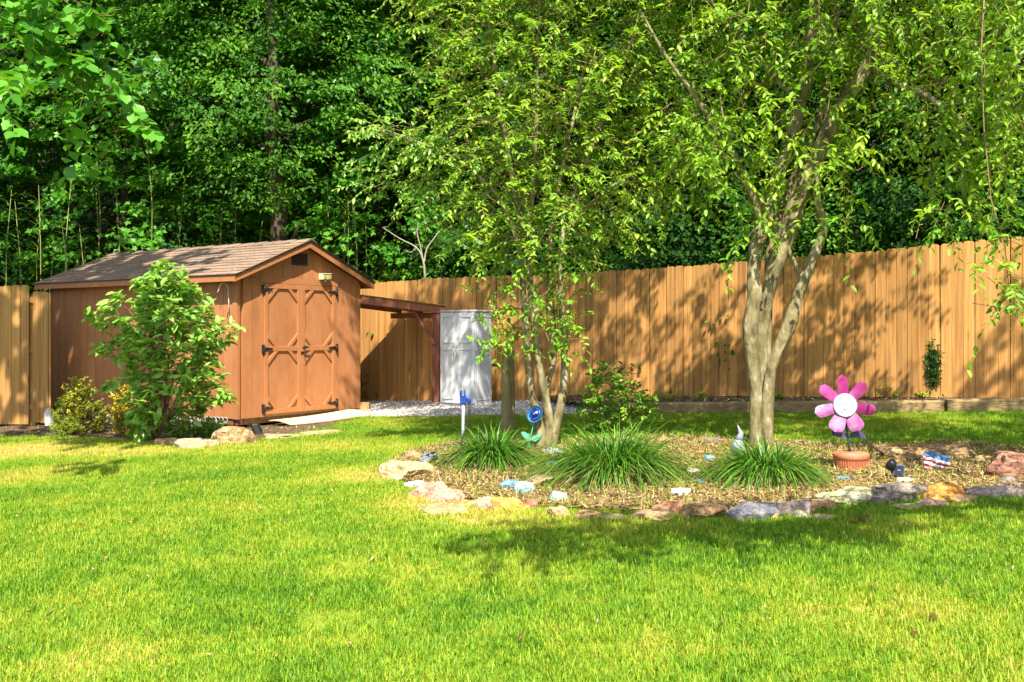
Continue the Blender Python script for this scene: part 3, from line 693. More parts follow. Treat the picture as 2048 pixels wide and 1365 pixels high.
bd = MB(); bd.prism([(-.05,0),(.05,0),(.05,.06),(.042,.06),(.042,.008),(-.042,.008),(-.042,.06),(-.05,.06)], -.17, .17)
o = bd.build('gutter_piece', 'black_rubber'); o.location = (sp.x, sp.y, sp.z+.05); o.rotation_euler = (R(16), 0, R(24))
tag(o, 'short black gutter piece lying by the shed left corner', 'gutter')
# wire edging at the shed foot
def wire_edging(pa, pb, n, label):
    t_ = thing('wire_edging', label, 'edging', pa, 0, 'wire edging under the shed wall')
    for i in range(n):
        a = pa.lerp(pb, i/n); b = pa.lerp(pb, (i+1.35)/n)
        pts = [a] + [a.lerp(b, .5-.5*math.cos(math.pi*k/6)) + Vector((0,0,.13+.045*math.sin(math.pi*k/6))) for k in range(7)] + [b]
        MB().tube(pts, .0042, 5).build('hoop', 'wire_white', t_, True)
    for h in (.04, .115): MB().tube([pa+Vector((0,0,h)), pb+Vector((0,0,h))], .0042, 5).build('cross_wire', 'wire_white', t_, True)
def sidept(y_, off=.07):
    p_ = SM @ Vector((-off, y_, 0)); return Vector((p_.x, p_.y, float(gz(p_.x, p_.y))))
wire_edging(sidept(.12), sidept(1.5), 18, 'white wire hoop edging at the shed wall near its front corner')
wire_edging(sidept(2.5), sidept(3.3), 11, 'white wire hoop edging between the two yellow green shrubs')

# ------------------------------------------------------------------ lean-to beside the shed
RC = SM @ Vector((W_+.016, 0, 0)); Pst = G(872, 808); Pst.z = float(gz(Pst.x, Pst.y))
lean = thing('lean_to', 'low wooden lean-to roof with reddish post between shed and white cabinet', 'lean-to', (Pst.x, Pst.y, Pst.z))
bk = Vector((-.829, .559, 0)); 
A0 = Vector((RC.x, RC.y, P(0, 592, RC.y).z)); B0 = P(888, 614, Pst.y)
pt = P(873, 618, Pst.y)
MB().box(Pst.x-.062, Pst.x+.062, Pst.y-.045, Pst.y+.045, Pst.z-.2, P(0,628,Pst.y).z).build('post', 'redwood', lean, True, .006)
MB().bar(A0+Vector((.01,0,-.06)), B0+Vector((0,0,-.06)), .04, .12).build('front_beam', 'redwood', lean, True, .004)
for off in (.45, .9):
    MB().bar(A0+bk*off*1.02+Vector((.05,0,-.055)), B0+bk*off+Vector((0,0,-.055)), .04, .09).build('rafter', 'redwood', lean, True)
# roof sheet (corrugated)
rp = MB(); nn = 14; vs = []
for i in range(nn+1):
    f = i/nn; zc = .008*(-1)**i
    a = A0+bk*(1.2*f-.05); b = (B0+Vector((.03,0,0)))+bk*(1.0*f-.05)
    vs += [a+Vector((0,0,.012+zc)), b+Vector((0,0,.012+zc)), a+Vector((0,0,.005+zc)), b+Vector((0,0,.005+zc))]
fs = []
for i in range(nn):
    k = i*4; fs += [(k,k+1,k+5,k+4),(k+2,k+6,k+7,k+3)]
    fs += [(k+1,k+3,k+7,k+5),(k,k+4,k+6,k+2)]
fs += [(0,2,3,1),(nn*4,nn*4+1,nn*4+3,nn*4+2)]
rp.add(vs, fs).build('roof_sheet', 'old_lumber', lean, True)
zl = P(0,624,Pst.y).z-.06
MB().bar(Vector((Pst.x, Pst.y, zl))+bk*(-.02), Vector((Pst.x, Pst.y, zl))+bk*.95, .05, .09).build('side_beam', 'redwood', lean, True)
xb = P(870, 690, Pst.y-.05); xt = P(828, 622, Pst.y-.02)
MB().bar(xb, xt, .05, .085, (0,1,0)).build('brace', 'redwood', lean, True, .004)
for i in range(5): 
    a = A0.lerp(B0, .15+.17*i)+Vector((0,0,-.015)); MB().bar(a+bk*.04, a+bk*.98, .09, .018).build('purlin', 'old_lumber', lean, True)
# clutter in the corner under the lean-to
cl = SM @ Vector((W_+.16, .30, 0)); cz = float(gz(cl.x, cl.y))
wb = thing('wheelbarrow', 'dark wheelbarrow tipped up against the shed under the lean-to', 'wheelbarrow', (cl.x, cl.y, cz))
MB().prism([(-.10,.10),(.10,.16),(.14,.62),(-.12,.66)], -.22, .22).build('tray', 'black_rubber', wb)
for s_ in (-1,1): MB().tube([(.0,.20*s_,.15),(-.02,.22*s_,.5),(.10,.24*s_,.88)], .014, 6).build('handle', 'redwood', wb)
MB().tube([(.02+.13*math.cos(a), 0, .135+.13*math.sin(a)) for a in [2*math.pi*i/16 for i in range(17)]], .028, 8).build('wheel', 'black_rubber', wb)

# ------------------------------------------------------------------ white cabinet
KO = Vector((-.56, 15.2, 0)); KO.z = float(gz(KO.x, KO.y)); KR = math.atan2(-.514, .857)
cab = thing('storage_cabinet', 'white resin storage cabinet with double doors against the fence', 'cabinet', KO, KR)
KW, KD, KH = .64, .48, P(950,620,15.2).z-KO.z
MB().box(-KW, 0, .02, KD, .03, KH-.03).build('body', 'white_resin', cab, bevel=.01)
MB().box(-KW-.01, .012, -.01, KD+.01, 0, .045).build('base', 'white_resin', cab, bevel=.008)
lid = [( -KW-.012, .0), (-KW*.75, -.035), (-KW/2, -.05), (-KW*.25, -.035), (.014, .0), (.014, KD+.012), (-KW-.012, KD+.012)]
MB().prism(lid, KH-.032, KH, 'z').build('top', 'resin_grey', cab, bevel=.008)
for x0, x1, s_ in ((-KW+.006, -KW/2-.003, -1), (-KW/2+.003, -.006, 1)):
    bow = lambda x: -.012-.032*(1-((x+KW/2)/(KW/2))**2)
    n = 6; xs_ = [x0+(x1-x0)*i/n for i in range(n+1)]
    poly = [(x, bow(x)) for x in xs_] + [(x1, .018), (x0, .018)]
    door = MB().prism(poly, .06, KH-.04, 'z').build('door', 'white_resin', cab)
    for z0, z1 in ((.12, KH*.60), (KH*.66, KH-.09)):
        a, b = x0+.045, x1-.045
        fr = [((a,z0),(a+.02,z1)), ((b-.02,z0),(b,z1)), ((a+.0205,z0),(b-.0205,z0+.02)), ((a+.0205,z1-.02),(b-.0205,z1))]
        for (u0,v0),(u1,v1) in fr:
            um = (u0+u1)/2; MB().box(u0, u1, min(bow(u0),bow(u1),bow(um))-.007, max(bow(u0),bow(u1))+.004, v0, v1).build('panel_moulding', 'white_resin', door, bevel=.003)
for z0, z1 in ((.10, KH*.60), (KH*.66, KH-.09)):
    for y_0, y_1, a, b in ((.06,.08,z0,z1),(KD-.08,KD-.06,z0,z1),(.0805,KD-.0805,z0,z0+.02),(.0805,KD-.0805,z1-.02,z1)):
        MB().box(.0005, .009, y_0, y_1, a, b).build('side_moulding', 'white_resin', cab, bevel=.003)
hd = MB(); hd.tube([(-KW/2-.03,-.055,KH*.60),(-KW/2-.03,-.068,KH*.585),(-KW/2-.03,-.068,KH*.535),(-KW/2+.03,-.068,KH*.535),(-KW/2+.03,-.068,KH*.585),(-KW/2+.03,-.055,KH*.60)], .008, 6)
hd.build('handle', 'lamp_housing', cab)
MB().box(-KW/2-.04, KW*0-KW/2+.04, -.0475, -.038, KH*.52, KH*.545).build('latch_plate', 'lamp_housing', cab)
gl = fpts[0]
la, lb = P(981, 731, 15.62), P(1002, 732, 15.55)
lt_ = thing('gate_latch', 'small black latch bar on the fence right of the white cabinet', 'latch', (lb.x, fence_y(lb.x)-.03, lb.z))
c1 = Vector((lb.x+.05, fence_y(lb.x+.05), lb.z)); c2 = c1 - Vector((FD.x, FD.y, 0))*.30; fo = Vector((-nrm.x, -nrm.y, 0))*.018
MB().bar(c1+fo, c2+fo, .012, .022).build('bar', 'black_iron', lt_, True)
MB().bar(c2+fo*1.2+Vector((0,0,-.04)), c2+fo*1.2+Vector((0,0,.05)), .03, .03, (1,0,0)).build('catch', 'black_iron', lt_, True)

# ------------------------------------------------------------------ landscape timbers
def timber(pa, pb, h, label):
    a = G(*pa); b = G(*pb); d = (b-a).normalized(); n = max(4, int((b-a).length/.12)); bm_ = MB(); vs = []
    s_ = Vector((-d.y, d.x, 0)).normalized(); rg_ = random.Random(label)
    sec = [(-.07,-.02),(-.075,h*.85),(-.055,h),(.06,h),(.075,h*.8),(.07,-.02)]
    for i in range(n+1):
        c = a.lerp(b, i/n)
        for (u, z) in sec: vs.append(c + s_*(u+rg_.uniform(-.006,.006)) + Vector((0,0,z+rg_.uniform(-.006,.006))))
    k = len(sec)
    fs = [(i*k+j, i*k+(j+1)%k, (i+1)*k+(j+1)%k, (i+1)*k+j) for i in range(n) for j in range(k)] + [tuple(range(k-1,-1,-1)), tuple(range(n*k, n*k+k))]
    tag(bm_.add(vs, fs).build('landscape_timber', 'timber'), label, 'timber')
timber((1186,829),(1888,826),.150,'long weathered landscape timber edging the lawn behind the trees')
timber((1893,825),(2440,817),.155,'weathered landscape timber at the right edge below the fence')

# ------------------------------------------------------------------ rocks
ICO = bmesh.new(); bmesh.ops.create_icosphere(ICO, subdivisions=4, radius=1.0)
ICO_V = [v.co.copy() for v in ICO.verts]; ICO_F = [tuple(v.index for v in f.verts) for f in ICO.faces]; ICO.free()
def rockmesh(w_, d_, h_, seed, mat, rough=1.0, cuts=11):
    rg_ = random.Random(seed*7+1); planes = []
    for i in range(cuts):
        n_ = Vector((rg_.gauss(0,1), rg_.gauss(0,1), rg_.gauss(.35,.6))).normalized(); planes.append((n_, rg_.uniform(.50,.86)))
    planes.append((Vector((rg_.gauss(0,.16), rg_.gauss(-.08,.16), 1)).normalized(), rg_.uniform(.45,.7)))
    vs = []; o1 = Vector((seed*3.1, seed*1.3, 0))
    zmax = 0
    for co in ICO_V:
        v = co.copy()
        for n_, d0 in planes:
            s_ = v.dot(n_)
            if s_ > d0: v -= n_*(s_-d0)*.96
        k = noise.noise_vector(v*1.6+o1)*.13 + noise.noise_vector(v*4.5+o1)*.055 + noise.noise_vector(v*11+o1)*.022
        v += k*rough
        st_ = round(v.z*4.2)/4.2; v.z += (st_-v.z)*.35*min(1, rough)
        vs.append(v)
    zs = [v.z for v in vs]; z0, z1 = -.35, max(zs)
    xm = max(abs(v.x) for v in vs); ym = max(abs(v.y) for v in vs)
    vs = [(v.x/xm*w_/2, v.y/ym*d_/2, (v.z-z0)/(z1-z0)*h_) for v in vs]
    me_ = bpy.data.meshes.new('rock'); me_.from_pydata(vs, [], ICO_F); me_.materials.append(MATS['rock_'+mat]); me_.update(); return me_
RN = [0]
def rock(px, py, wpx, hpx, colr, label, cat='rock', name='rock', dep=None, tilt=(0,0), group=None, sink=.12, rough=1.0):
    RN[0] += 1; g = G(px, py); s = g.y/F; w_ = wpx*s*1.1
    d_ = dep if dep else w_*random.Random(RN[0]).uniform(.6,.85); 
    el = (py-HY)/F; h_ = max(.02, (hpx*s - d_*el*.65)*1.0)
    o = bpy.data.objects.new(name, rockmesh(w_, d_, h_, RN[0], colr, rough)); col.objects.link(o)
    yy = g.y + d_*.42; xx = (px-CX)/F*yy
    o.location = (xx, yy, float(gz(xx, yy)) - sink*h_ + .004); o.rotation_euler = (R(tilt[0]), R(tilt[1]), random.Random(RN[0]+9).uniform(-.25,.25))
    tag(o, label, cat, group); return o
BR = 'rocks edging the island bed'
for a in [
 (828,922,34,24,'tan','small tan rock just left of the fallen solar light'),
 (818,962,92,50,'cream','large cream boulder at the left end of the island bed'),
 (836,977,44,18,'white','white stone between the cream boulder and the pink slab'),
 (860,1000,70,44,'pink','pink flat slab near the left end of the bed edging'),
 (897,1008,72,36,'pink','pinkish rock with a dark hollow under it right of pink slab'),
 (905,1030,110,22,'cream','long pale flat stone in the grass below the hollow rock'),
 (962,1014,52,20,'cream','small pale stone right of the hollow rock'),
 (985,1022,46,34,'pink','pinkish brown rock below the left grass clump'),
 (1020,1024,62,34,'rust','rusty brown rock below the blue painted stones'),
 (1064,1018,34,24,'red','small reddish rock right of the rusty brown one'),
 (1085,975,66,34,'cream','smooth cream boulder left of the big grass clump'),
 (1122,1038,44,30,'tan','small tan rock below the white and green painted stone'),
 (1178,1040,78,22,'brown','low elongated brown rock below the big grass clump'),
 (1225,1042,46,16,'cream','low cream stone right of the elongated brown rock'),
 (1305,1046,104,30,'tan','wide low tan rock in the middle of the front edging'),
 (1345,1030,64,30,'red','reddish tilted slab below the white stone in the bed'),
 (1408,1042,78,46,'brown','mustard brown rock in the middle front of the edging'),
 (1438,1032,32,32,'grey','dark upright shard beside the mustard brown rock'),
 (1503,1044,92,46,'blue','large slab tinted blue grey as shade below the right grass clump'),
 (1540,1042,46,26,'tan','small tan rock right of the large shade-tinted slab'),
 (1585,1034,72,44,'mauve','purplish grey slanted rock below the right grass clump'),
 (1598,1040,40,20,'moss','small yellowish rock in front of the purplish slanted one'),
 (1640,1026,48,34,'tan','tan rock with an orange spot left of the mossy slab'),
 (1645,1044,44,18,'cream','low cream stone at the lawn edge below the tan rock'),
 (1702,1012,100,46,'moss','mossy cream diamond shaped slab below the terracotta pot'),
 (1772,1010,92,36,'grey','dark grey flat slab right of the mossy diamond slab'),
 (1808,996,92,38,'grey','grey slab leaning behind the dark flat one, below solar spotlight'),
 (1822,1022,56,14,'cream','thin pale stone in the grass below the leaning grey slab'),
 (1886,1008,70,52,'rust','bright orange rust rock in the right part of edging'),
 (1868,1018,48,24,'pink','pinkish stone in front of the orange rust rock'),
 (1928,1008,40,22,'tan','small tan stone right of the orange rust rock'),
 (1990,1000,96,36,'mauve','mauve flat rock at the right end of the edging'),
 (2015,975,66,14,'tan','thin tan sliver lying above the mauve flat rock'),
 (2030,962,92,72,'layered','big dark red layered boulder at the right edge'),
 (2022,975,46,26,'grey','grey rock at the foot of the dark layered boulder'),
 (1962,932,40,24,'tan','small tan rock left of the dark layered boulder'),
 (1857,925,150,44,'brown','big long brown boulder behind the flag painted rock'),
 (1765,911,44,24,'brown','round brown rock left of the long brown boulder'),
 (1330,886,40,14,'tan','small tan rock at the back edge of the bed'),
 (1425,888,46,14,'grey','low dark rock at the back edge of the bed'),
]: rock(a[0], a[1], a[2]*1.22, a[3]*.95, *a[4:], group=BR)
rock(1812,972,62,18,'white','white stone under the small solar spotlight','rock')
rock(1692,965,42,14,'skyblue','pale blue grey stone below the terracotta pot','rock')
rock(1365,995,46,20,'white','bright white stone between the middle and right grass clumps','rock')
PS = 'painted stones in the island bed'
for a in [
 (1020,982,40,18,'blotchy','blue and white blotchy painted stone below the left grass clump'),
 (1050,994,40,26,'whitegreen','white and green painted stone beside the blue blotchy one'),
 (1118,936,46,14,'teal','flat teal painted stone left of the big grass clump'),
 (1120,1008,42,22,'whitegreen','white painted stone with green patch at the front edging'),
 (1419,927,24,13,'skyblue','light blue painted stone below the grey pointed ornament'),
 (1400,912,22,8,'orange','tiny red orange painted stone above the light blue one'),
 (1387,953,30,14,'mint','pale green oval painted stone in the bed middle'),
 (1398,971,22,10,'paintblue','bright blue painted stone above the white stone'),
 (1401,979,22,8,'orange','orange brown painted stone just below the bright blue one'),
 (1612,978,14,10,'mauve','tiny purplish pebble right of the right grass clump'),
]: rock(*a, cat='painted stone', name='painted_stone', group=PS, rough=.3, sink=-.25)
# lettered stone
g = G(1106, 912); o = bpy.data.objects.new('painted_stone', rockmesh(.23, .10, .035, 77, 'whitegreen', .15)); o.data.materials[0] = MATS['rock_white']; col.objects.link(o); o.location = g + Vector((0,.0,0.04)); o.rotation_euler = (R(28), 0, R(3))
tag(o, 'pale stone painted with teal lettering in front of the left tree', 'painted stone', PS)
lt2 = MB(); xx = -.075
for i, st in enumerate(([(0,1),(.3,0),(.5,.6),(.7,0),(1,1)], [(1,.9),(.2,1),(0,.5),(.9,.5),(.2,0),(1,0)], [(1,1),(.1,.8),(.9,.3),(0,0)], [(.5,1),(.5,0),(0,.9),(1,.9)], [(1,1),(.1,.8),(.9,.3),(0,0)])):
    pts = [(xx+i*.030+u*.022, -.028+v*.030, .046) for u, v in st]; lt2.tube(pts, .0032, 5)
lt2.build('lettering', 'stem_teal', o)
# rocks by the shed
SG = 'rocks by the shed'
for a in [(345,893,66,20,'tan','flat tan stone at the foot of the magnolia shrub'),
 (395,898,84,24,'cream','cream flat stone between the magnolia shrub and the big flagstone'),
 (462,892,84,48,'tan','big tilted tan flagstone at the shed front left corner'),
 (500,888,36,24,'brown','small brown rock right of the big tilted flagstone')]: rock(*a, group=SG)
rock(560,880,80,14,'cream','low cream rubble stone under the plywood sheet, left','rock', group=SG)
rock(640,872,90,12,'cream','low cream rubble stone under the plywood sheet, right','rock', group=SG)
g = G(104, 852); o = bpy.data.objects.new('pale_stone', rockmesh(.17,.11,.30,991,'white',.5)); o.data.materials[0] = MATS['stone_white_leaning']; col.objects.link(o); o.location = g+Vector((0,0,-.02)); o.rotation_euler = (0, R(-14), .3)
tag(o, 'tall pale white stone leaning at the end of the left fence', 'rock')
# flag rock
m, t, b = nodes_of('flag_paint')
tcn = t.nodes.new('ShaderNodeTexCoord'); mp = t.nodes.new('ShaderNodeMapping'); mp.inputs['Rotation'].default_value = (0, R(-16), 0)
t.links.new(tcn.outputs['Object'], mp.inputs[0]); sx = t.nodes.new('ShaderNodeSeparateXYZ')
nzn = t.nodes.new('ShaderNodeTexNoise'); nzn.inputs['Scale'].default_value = 14; vmx = t.nodes.new('ShaderNodeVectorMath'); vmx.operation = 'MULTIPLY_ADD'; vmx.inputs[1].default_value = (.02,.02,.02)
t.links.new(mp.outputs[0], nzn.inputs[0]); t.links.new(nzn.outputs['Color'], vmx.inputs[0]); t.links.new(mp.outputs[0], vmx.inputs[2]); t.links.new(vmx.outputs[0], sx.inputs[0])
fr = t.nodes.new('ShaderNodeMath'); fr.operation = 'MULTIPLY'; fr.inputs[1].default_value = 25; t.links.new(sx.outputs['Z'], fr.inputs[0])
f2 = t.nodes.new('ShaderNodeMath'); f2.operation = 'FRACT'; t.links.new(fr.outputs[0], f2.inputs[0])
st = t.nodes.new('ShaderNodeMath'); st.operation = 'GREATER_THAN'; st.inputs[1].default_value = .5; t.links.new(f2.outputs[0], st.inputs[0])
m1 = t.nodes.new('ShaderNodeMix'); m1.data_type = 'RGBA'; t.links.new(st.outputs[0], m1.inputs[0]); m1.inputs[6].default_value = (.28,.02,.025,1); m1.inputs[7].default_value = (.78,.76,.74,1)
bz = t.nodes.new('ShaderNodeMath'); bz.operation = 'GREATER_THAN'; bz.inputs[1].default_value = .128; t.links.new(sx.outputs['Z'], bz.inputs[0])
m2 = t.nodes.new('ShaderNodeMix'); m2.data_type = 'RGBA'; t.links.new(bz.outputs[0], m2.inputs[0]); t.links.new(m1.outputs[2], m2.inputs[6]); m2.inputs[7].default_value = (.02,.12,.32,1)
t.links.new(m2.outputs[2], b.inputs['Base Color']); b.inputs['Roughness'].default_value = .55
o = rock(1868, 945, 66, 46, 'white', 'rock painted with red and white flag stripes and a blue top', 'painted rock', 'painted_rock', .15, rough=.3); o.data.materials[0] = MATS['flag_paint']

# ------------------------------------------------------------------ garden ornaments
def disc_frame(n):                                    # right / up vectors of a disc facing n
    n = Vector(n).normalized(); r = Vector((0,0,1)).cross(n).normalized()*-1; u = n.cross(r)*-1
    if u.z < 0: u = -u
    return n, r, u
pg = G(1700, 946); PY = pg.y+.12
pot_c = Vector((P(1702, 0, PY).x, PY, float(gz(P(1702,0,PY).x, PY))))
pot = thing('terracotta_pot', 'upturned terracotta pot with ribbed side under the pink flower', 'pot', pot_c)
MB().lathe([(.118,-.01),(.122,.02),(.130,.085),(.134,.092),(.139,.096),(.142,.128),(.135,.142),(.118,.148)], 72, ridges=0).build('rim', 'terracotta', pot)
rb_ = MB()
for i in range(40):
    a = 2*math.pi*i/40; rb_ = MB().bar((.1215*math.cos(a), .1215*math.sin(a), .0), (.1325*math.cos(a), .1325*math.sin(a), .088), .009, .008, (math.cos(a), math.sin(a), 0)).build('rib', 'terracotta', pot)
fl = thing('metal_flower', 'pink metal flower with seven petals and white hub on a stem', 'garden ornament', pot_c+Vector((0,0,.15)))
hc = P(1690, 811, PY-.05); fn, fr_, fu = disc_frame((-.10,-1,.12))
r_h = 22.5/F*PY
MB().lathe([(.0,-.012),(r_h*.8,-.012),(r_h,-.006),(r_h,.004),(r_h*.93,.010),(r_h*.86,.006),(r_h*.4,.008),(.0,.009)], 40, hc, fn).build('hub', 'hub_white', fl, True)
MB().lathe([(r_h*.90,.006),(r_h*.97,.013),(r_h*1.03,.010),(r_h*1.04,.0),(r_h*.98,-.004)], 40, hc, fn).build('hub_rim', 'galvanised', fl, True)
for dx, dz in ((0,.016),(-.008,.008),(.007,.006),(.0,-.03),(.008,-.031),(.03,-.052)):
    MB().lathe([(0,0),(.004,0),(.004,.004),(0,.005)], 8, hc+fr_*dx+fu*dz+fn*.008, fn).build('rivet', 'solar_frame', fl, True)
def petal(ang, L0, L1, w0, w1, twist, mat, back=.012, nm='petal'):
    a = R(ang); d = fr_*math.cos(a) + fu*math.sin(a); s_ = fr_*-math.sin(a) + fu*math.cos(a)
    nl, nw = 10, 5; vs = []
    for i in range(nl+1):
        t_ = i/nl; rr_ = L0+(L1-L0)*t_; wd = (w0+(w1-w0)*min(1, t_*1.6))*(math.sqrt(max(0, 1-max(0,(t_-.72)/.28)**2))*.92+.08)
        tw = R(twist)*(.35+.65*t_)
        for j in range(nw):
            u_ = (j/(nw-1)-.5)*wd
            vs.append(hc - fn*back + d*rr_ + s_*(u_*math.cos(tw)) + fn*(u_*math.sin(tw) + .009*(1-(2*u_/max(wd,.001))**2) + .01*t_))
    k = len(vs); front = list(vs); back_ = [v - fn*.004 for v in vs]; vs = front + back_
    q = lambda i, j: i*nw+j
    ff = [(q(i,j), q(i+1,j), q(i+1,j+1), q(i,j+1)) for i in range(nl) for j in range(nw-1)]; fs = []
    ed = [q(i,0) for i in range(nl+1)] + [q(nl,j) for j in range(1,nw)] + [q(i,nw-1) for i in range(nl-1,-1,-1)] + [q(0,j) for j in range(nw-2,0,-1)]
    fs += [(ed[i], k+ed[i], k+ed[(i+1)%len(ed)], ed[(i+1)%len(ed)]) for i in range(len(ed))]
    MB().add(vs, fs, False).add(front, ff, True).add(back_, [f[::-1] for f in ff], True).build(nm, mat, fl, True)
for i, a in enumerate((86, 38, -15, -68, -118, 190, 133)):
    petal(a, .055, .245 if i not in (3,4) else .23, .075, .100 if i not in (3,4) else .125, (-30,-22,-12,-10,-17,-27,-20)[i], 'petal_lilac' if i in (2,3,4) else 'petal_pink')
sc = P(1697, 872, PY)
for s_ in (-1, 1):
    a = sc+Vector((s_*.012,0,0)); pts = [a, a+Vector((s_*.07,-.01,.018)), a+Vector((s_*.125,-.01,-.012 if s_>0 else .02))]
    vs = []
    for p_, wd in zip(pts, (.03,.055,.03)): vs += [p_+Vector((0,.004,wd/2)), p_+Vector((0,-.004,-wd/2))]
    vs2 = vs+[v+Vector((0,.006,0)) for v in vs]
    MB().add(vs2, [(0,1,3,2),(2,3,5,4),(6,8,9,7),(8,10,11,9),(0,2,8,6),(2,4,10,8),(1,7,9,3),(3,9,11,5),(4,5,11,10),(0,6,7,1)]).build('stem_leaf', 'petal_purple_dark', fl, True)
MB().tube([pot_c+Vector((-.01,0,.145)), P(1695,870,PY), hc-fn*.03], .009, 8).build('stem', 'stem_teal', fl, True)

# blue flower ornament
bg_ = G(1057, 900); BY = bg_.y
bf = thing('metal_flower', 'blue metal flower with green leaves on a stake by the left tree', 'garden ornament', bg_)
bc = P(1071, 830, BY); bn, br, bu = disc_frame((-.55,-1,.35))
MB().lathe([(0,.03),(.02,.03),(.035,.012),(.055,.006),(.074,.014),(.085,.026),(.087,.022),(.076,.006),(.05,-.006),(.0,-.006)], 30, bc, bn, ridges=.05, ramp_=.06).build('petals', 'petal_blue', bf, True)
MB().lathe([(0,.0),(.034,.0),(.030,.018),(.02,.04),(.0,.046)], 20, bc+bn*.006, bn).build('centre', 'petal_blue_dark', bf, True)
MB().lathe([(.055,.0),(.062,.004),(.062,.010),(.055,.012)], 26, bc+bn*.008, bn).build('ring', 'petal_blue_dark', bf, True)
MB().lathe([(0,-.012),(.009,-.009),(.013,0),(.009,.009),(0,.012)], 12, bc+bn*.05+br*-.035+bu*.012, bn).build('glass_bead', 'glass_white', bf, True)
MB().tube([P(1057,905,BY), P(1060,880,BY), P(1064,862,BY), P(1068,845,BY), bc-bn*.012], .006, 6).build('stem', 'green_copper', bf, True)
for tip, mid_ in ((P(1042,864,BY-.02), P(1052,868,BY-.03)), (P(1083,870,BY-.02), P(1070,868,BY-.04))):
    b0 = P(1060,881,BY); d = (tip-b0); up_ = Vector((0,-.5,.8)); s_ = d.cross(Vector((0,-1,0.2))).normalized()*.034
    vs = [b0, b0+d*.35+s_, b0+d*.75+s_*.8, tip, b0+d*.75-s_*.5, b0+d*.35-s_*.7]; vs = vs+[v+Vector((0,.005,0)) for v in vs]
    MB().add(vs, [(0,1,2,3,4,5),(11,10,9,8,7,6)]+[(i,(i+1)%6,6+(i+1)%6,6+i)[::-1] for i in range(6)]).build('leaf', 'green_copper', bf, True)
MB().box(bg_.x-.012, bg_.x+.012, BY-.006, BY+.006, bg_.z-.05, P(0,868,BY).z).build('stake', 'green_copper', bf, True)

# yard hydrant
hg = G(926, 903); hY = hg.y
hy = thing('yard_hydrant', 'galvanised yard hydrant with blue head and short hose', 'hydrant', hg)
zt = P(0,806,hY).z
MB().tube([(hg.x-.004, hY, hg.z-.1), (hg.x+.004, hY, zt)], .0175, 12).build('pipe', 'galvanised', hy, True)
h = MB(); h.box(hg.x-.030, hg.x+.034, hY-.03, hY+.03, zt-.01, zt+.055); h.box(hg.x-.024, hg.x+.030, hY-.022, hY+.022, zt+.055, zt+.085)
h.tube([(hg.x+.03,hY-.005,zt+.035),(hg.x+.060,hY-.012,zt+.04),(hg.x+.066,hY-.012,zt+.0)], [.02,.02,.022], 10)
h.build('head', 'blue_enamel', hy, True, .006)
h2 = MB(); 
for s_ in (-1,1): h2.box(hg.x+s_*.017-.007, hg.x+s_*.017+.007, hY-.018, hY+.018, zt+.08, zt+.128)
h2.box(hg.x-.033, hg.x-.0245, hY-.014, hY+.014, zt+.03, zt+.12); h2.build('lever', 'blue_enamel', hy, True, .004)
MB().lathe([(0,0),(.010,0),(.010,.012),(0,.013)], 10, (hg.x+.002,hY-.022,zt+.075), (0,-1,0)).build('bolt', 'brass', hy, True)
MB().tube([(hg.x+.066,hY-.012,zt+.0),(hg.x+.068,hY-.014,zt-.08),(hg.x+.055,hY-.016,zt-.19),(hg.x+.03,hY-.02,zt-.27),(hg.x-.008,hY-.035,zt-.36),(hg.x-.02,hY-.035,hg.z+.08),(hg.x+.015,hY-.06,hg.z+.02)], .011, 8).build('hose', 'black_rubber', hy, True)

# weathered round post
wg = G(1016, 866)
wp = thing('wooden_post', 'weathered round wooden post stub beside the left tree', 'post', wg)
r0 = 13.5/F*wg.y; topz = P(0,702,wg.y).z
pts = [Vector((wg.x+.004*math.sin(i*1.1), wg.y, wg.z-.15+(topz-wg.z+.15)*i/14)) for i in range(15)]
MB().tube(pts, [r0*(1.08-.16*i/14)*(1+.02*math.sin(i*2.3)) for i in range(15)], 16, True, .06, 4).build('shaft', 'post_wood', wp, True)
MB().tube([P(1010,712,wg.y-r0*.9), P(1018,735,wg.y-r0*1.02), P(1025,752,wg.y-r0*.85), P(1022,775,wg.y-r0*.95), P(1020,800,wg.y-r0*.9)], [.006,.012,.016,.010,.004], 8, True, .1, 2).build('branch_scar', 'post_wood', wp, True)

# fallen solar path light
sg = G(868, 930); sgY = sg.y
fs_ = thing('solar_light', 'fallen square solar path light lying at the left end of the bed', 'solar light', sg)
c = P(853, 917, sgY); pn = Vector((-.45,-.62,.64)).normalized(); ax = Vector((.62,.05,-.5)); ax = (ax-pn*ax.dot(pn)).normalized(); ay = pn.cross(ax)
def slab(c, ax, ay, n, w_, h_, t_):
    vs = [c+ax*(i*w_/2)+ay*(j*h_/2)+n*(k*t_/2) for k in (-1,1) for i, j in ((-1,-1),(1,-1),(1,1),(-1,1))]
    return MB().add(vs, [(3,2,1,0),(4,5,6,7),(0,1,5,4),(1,2,6,5),(2,3,7,6),(3,0,4,7)])
slab(c, ax, ay, pn, .125, .115, .014).build('panel_frame', 'solar_frame', fs_, True, .003)
slab(c+pn*.0085, ax, ay, pn, .105, .095, .004).build('solar_cell', 'solar_dusty', fs_, True)
e = P(880, 909, sgY+.10)
MB().lathe([(.042,0),(.045,.02),(.045,.075),(.05,.08),(.05,.09),(.02,.095)], 20, c-pn*.012, (e-c)).build('lamp_body', 'solar_black', fs_, True)
MB().tube([e, P(900,907,sgY+.2), P(945,902,sgY+.42)], .008, 6).build('stake', 'twig', fs_, True)
MB().tube([P(880,926,sgY+.05), P(905,917,sgY+.25), P(950,899,sgY+.65)], .009, 6).build('loose_rod', 'galvanised', fs_, True)

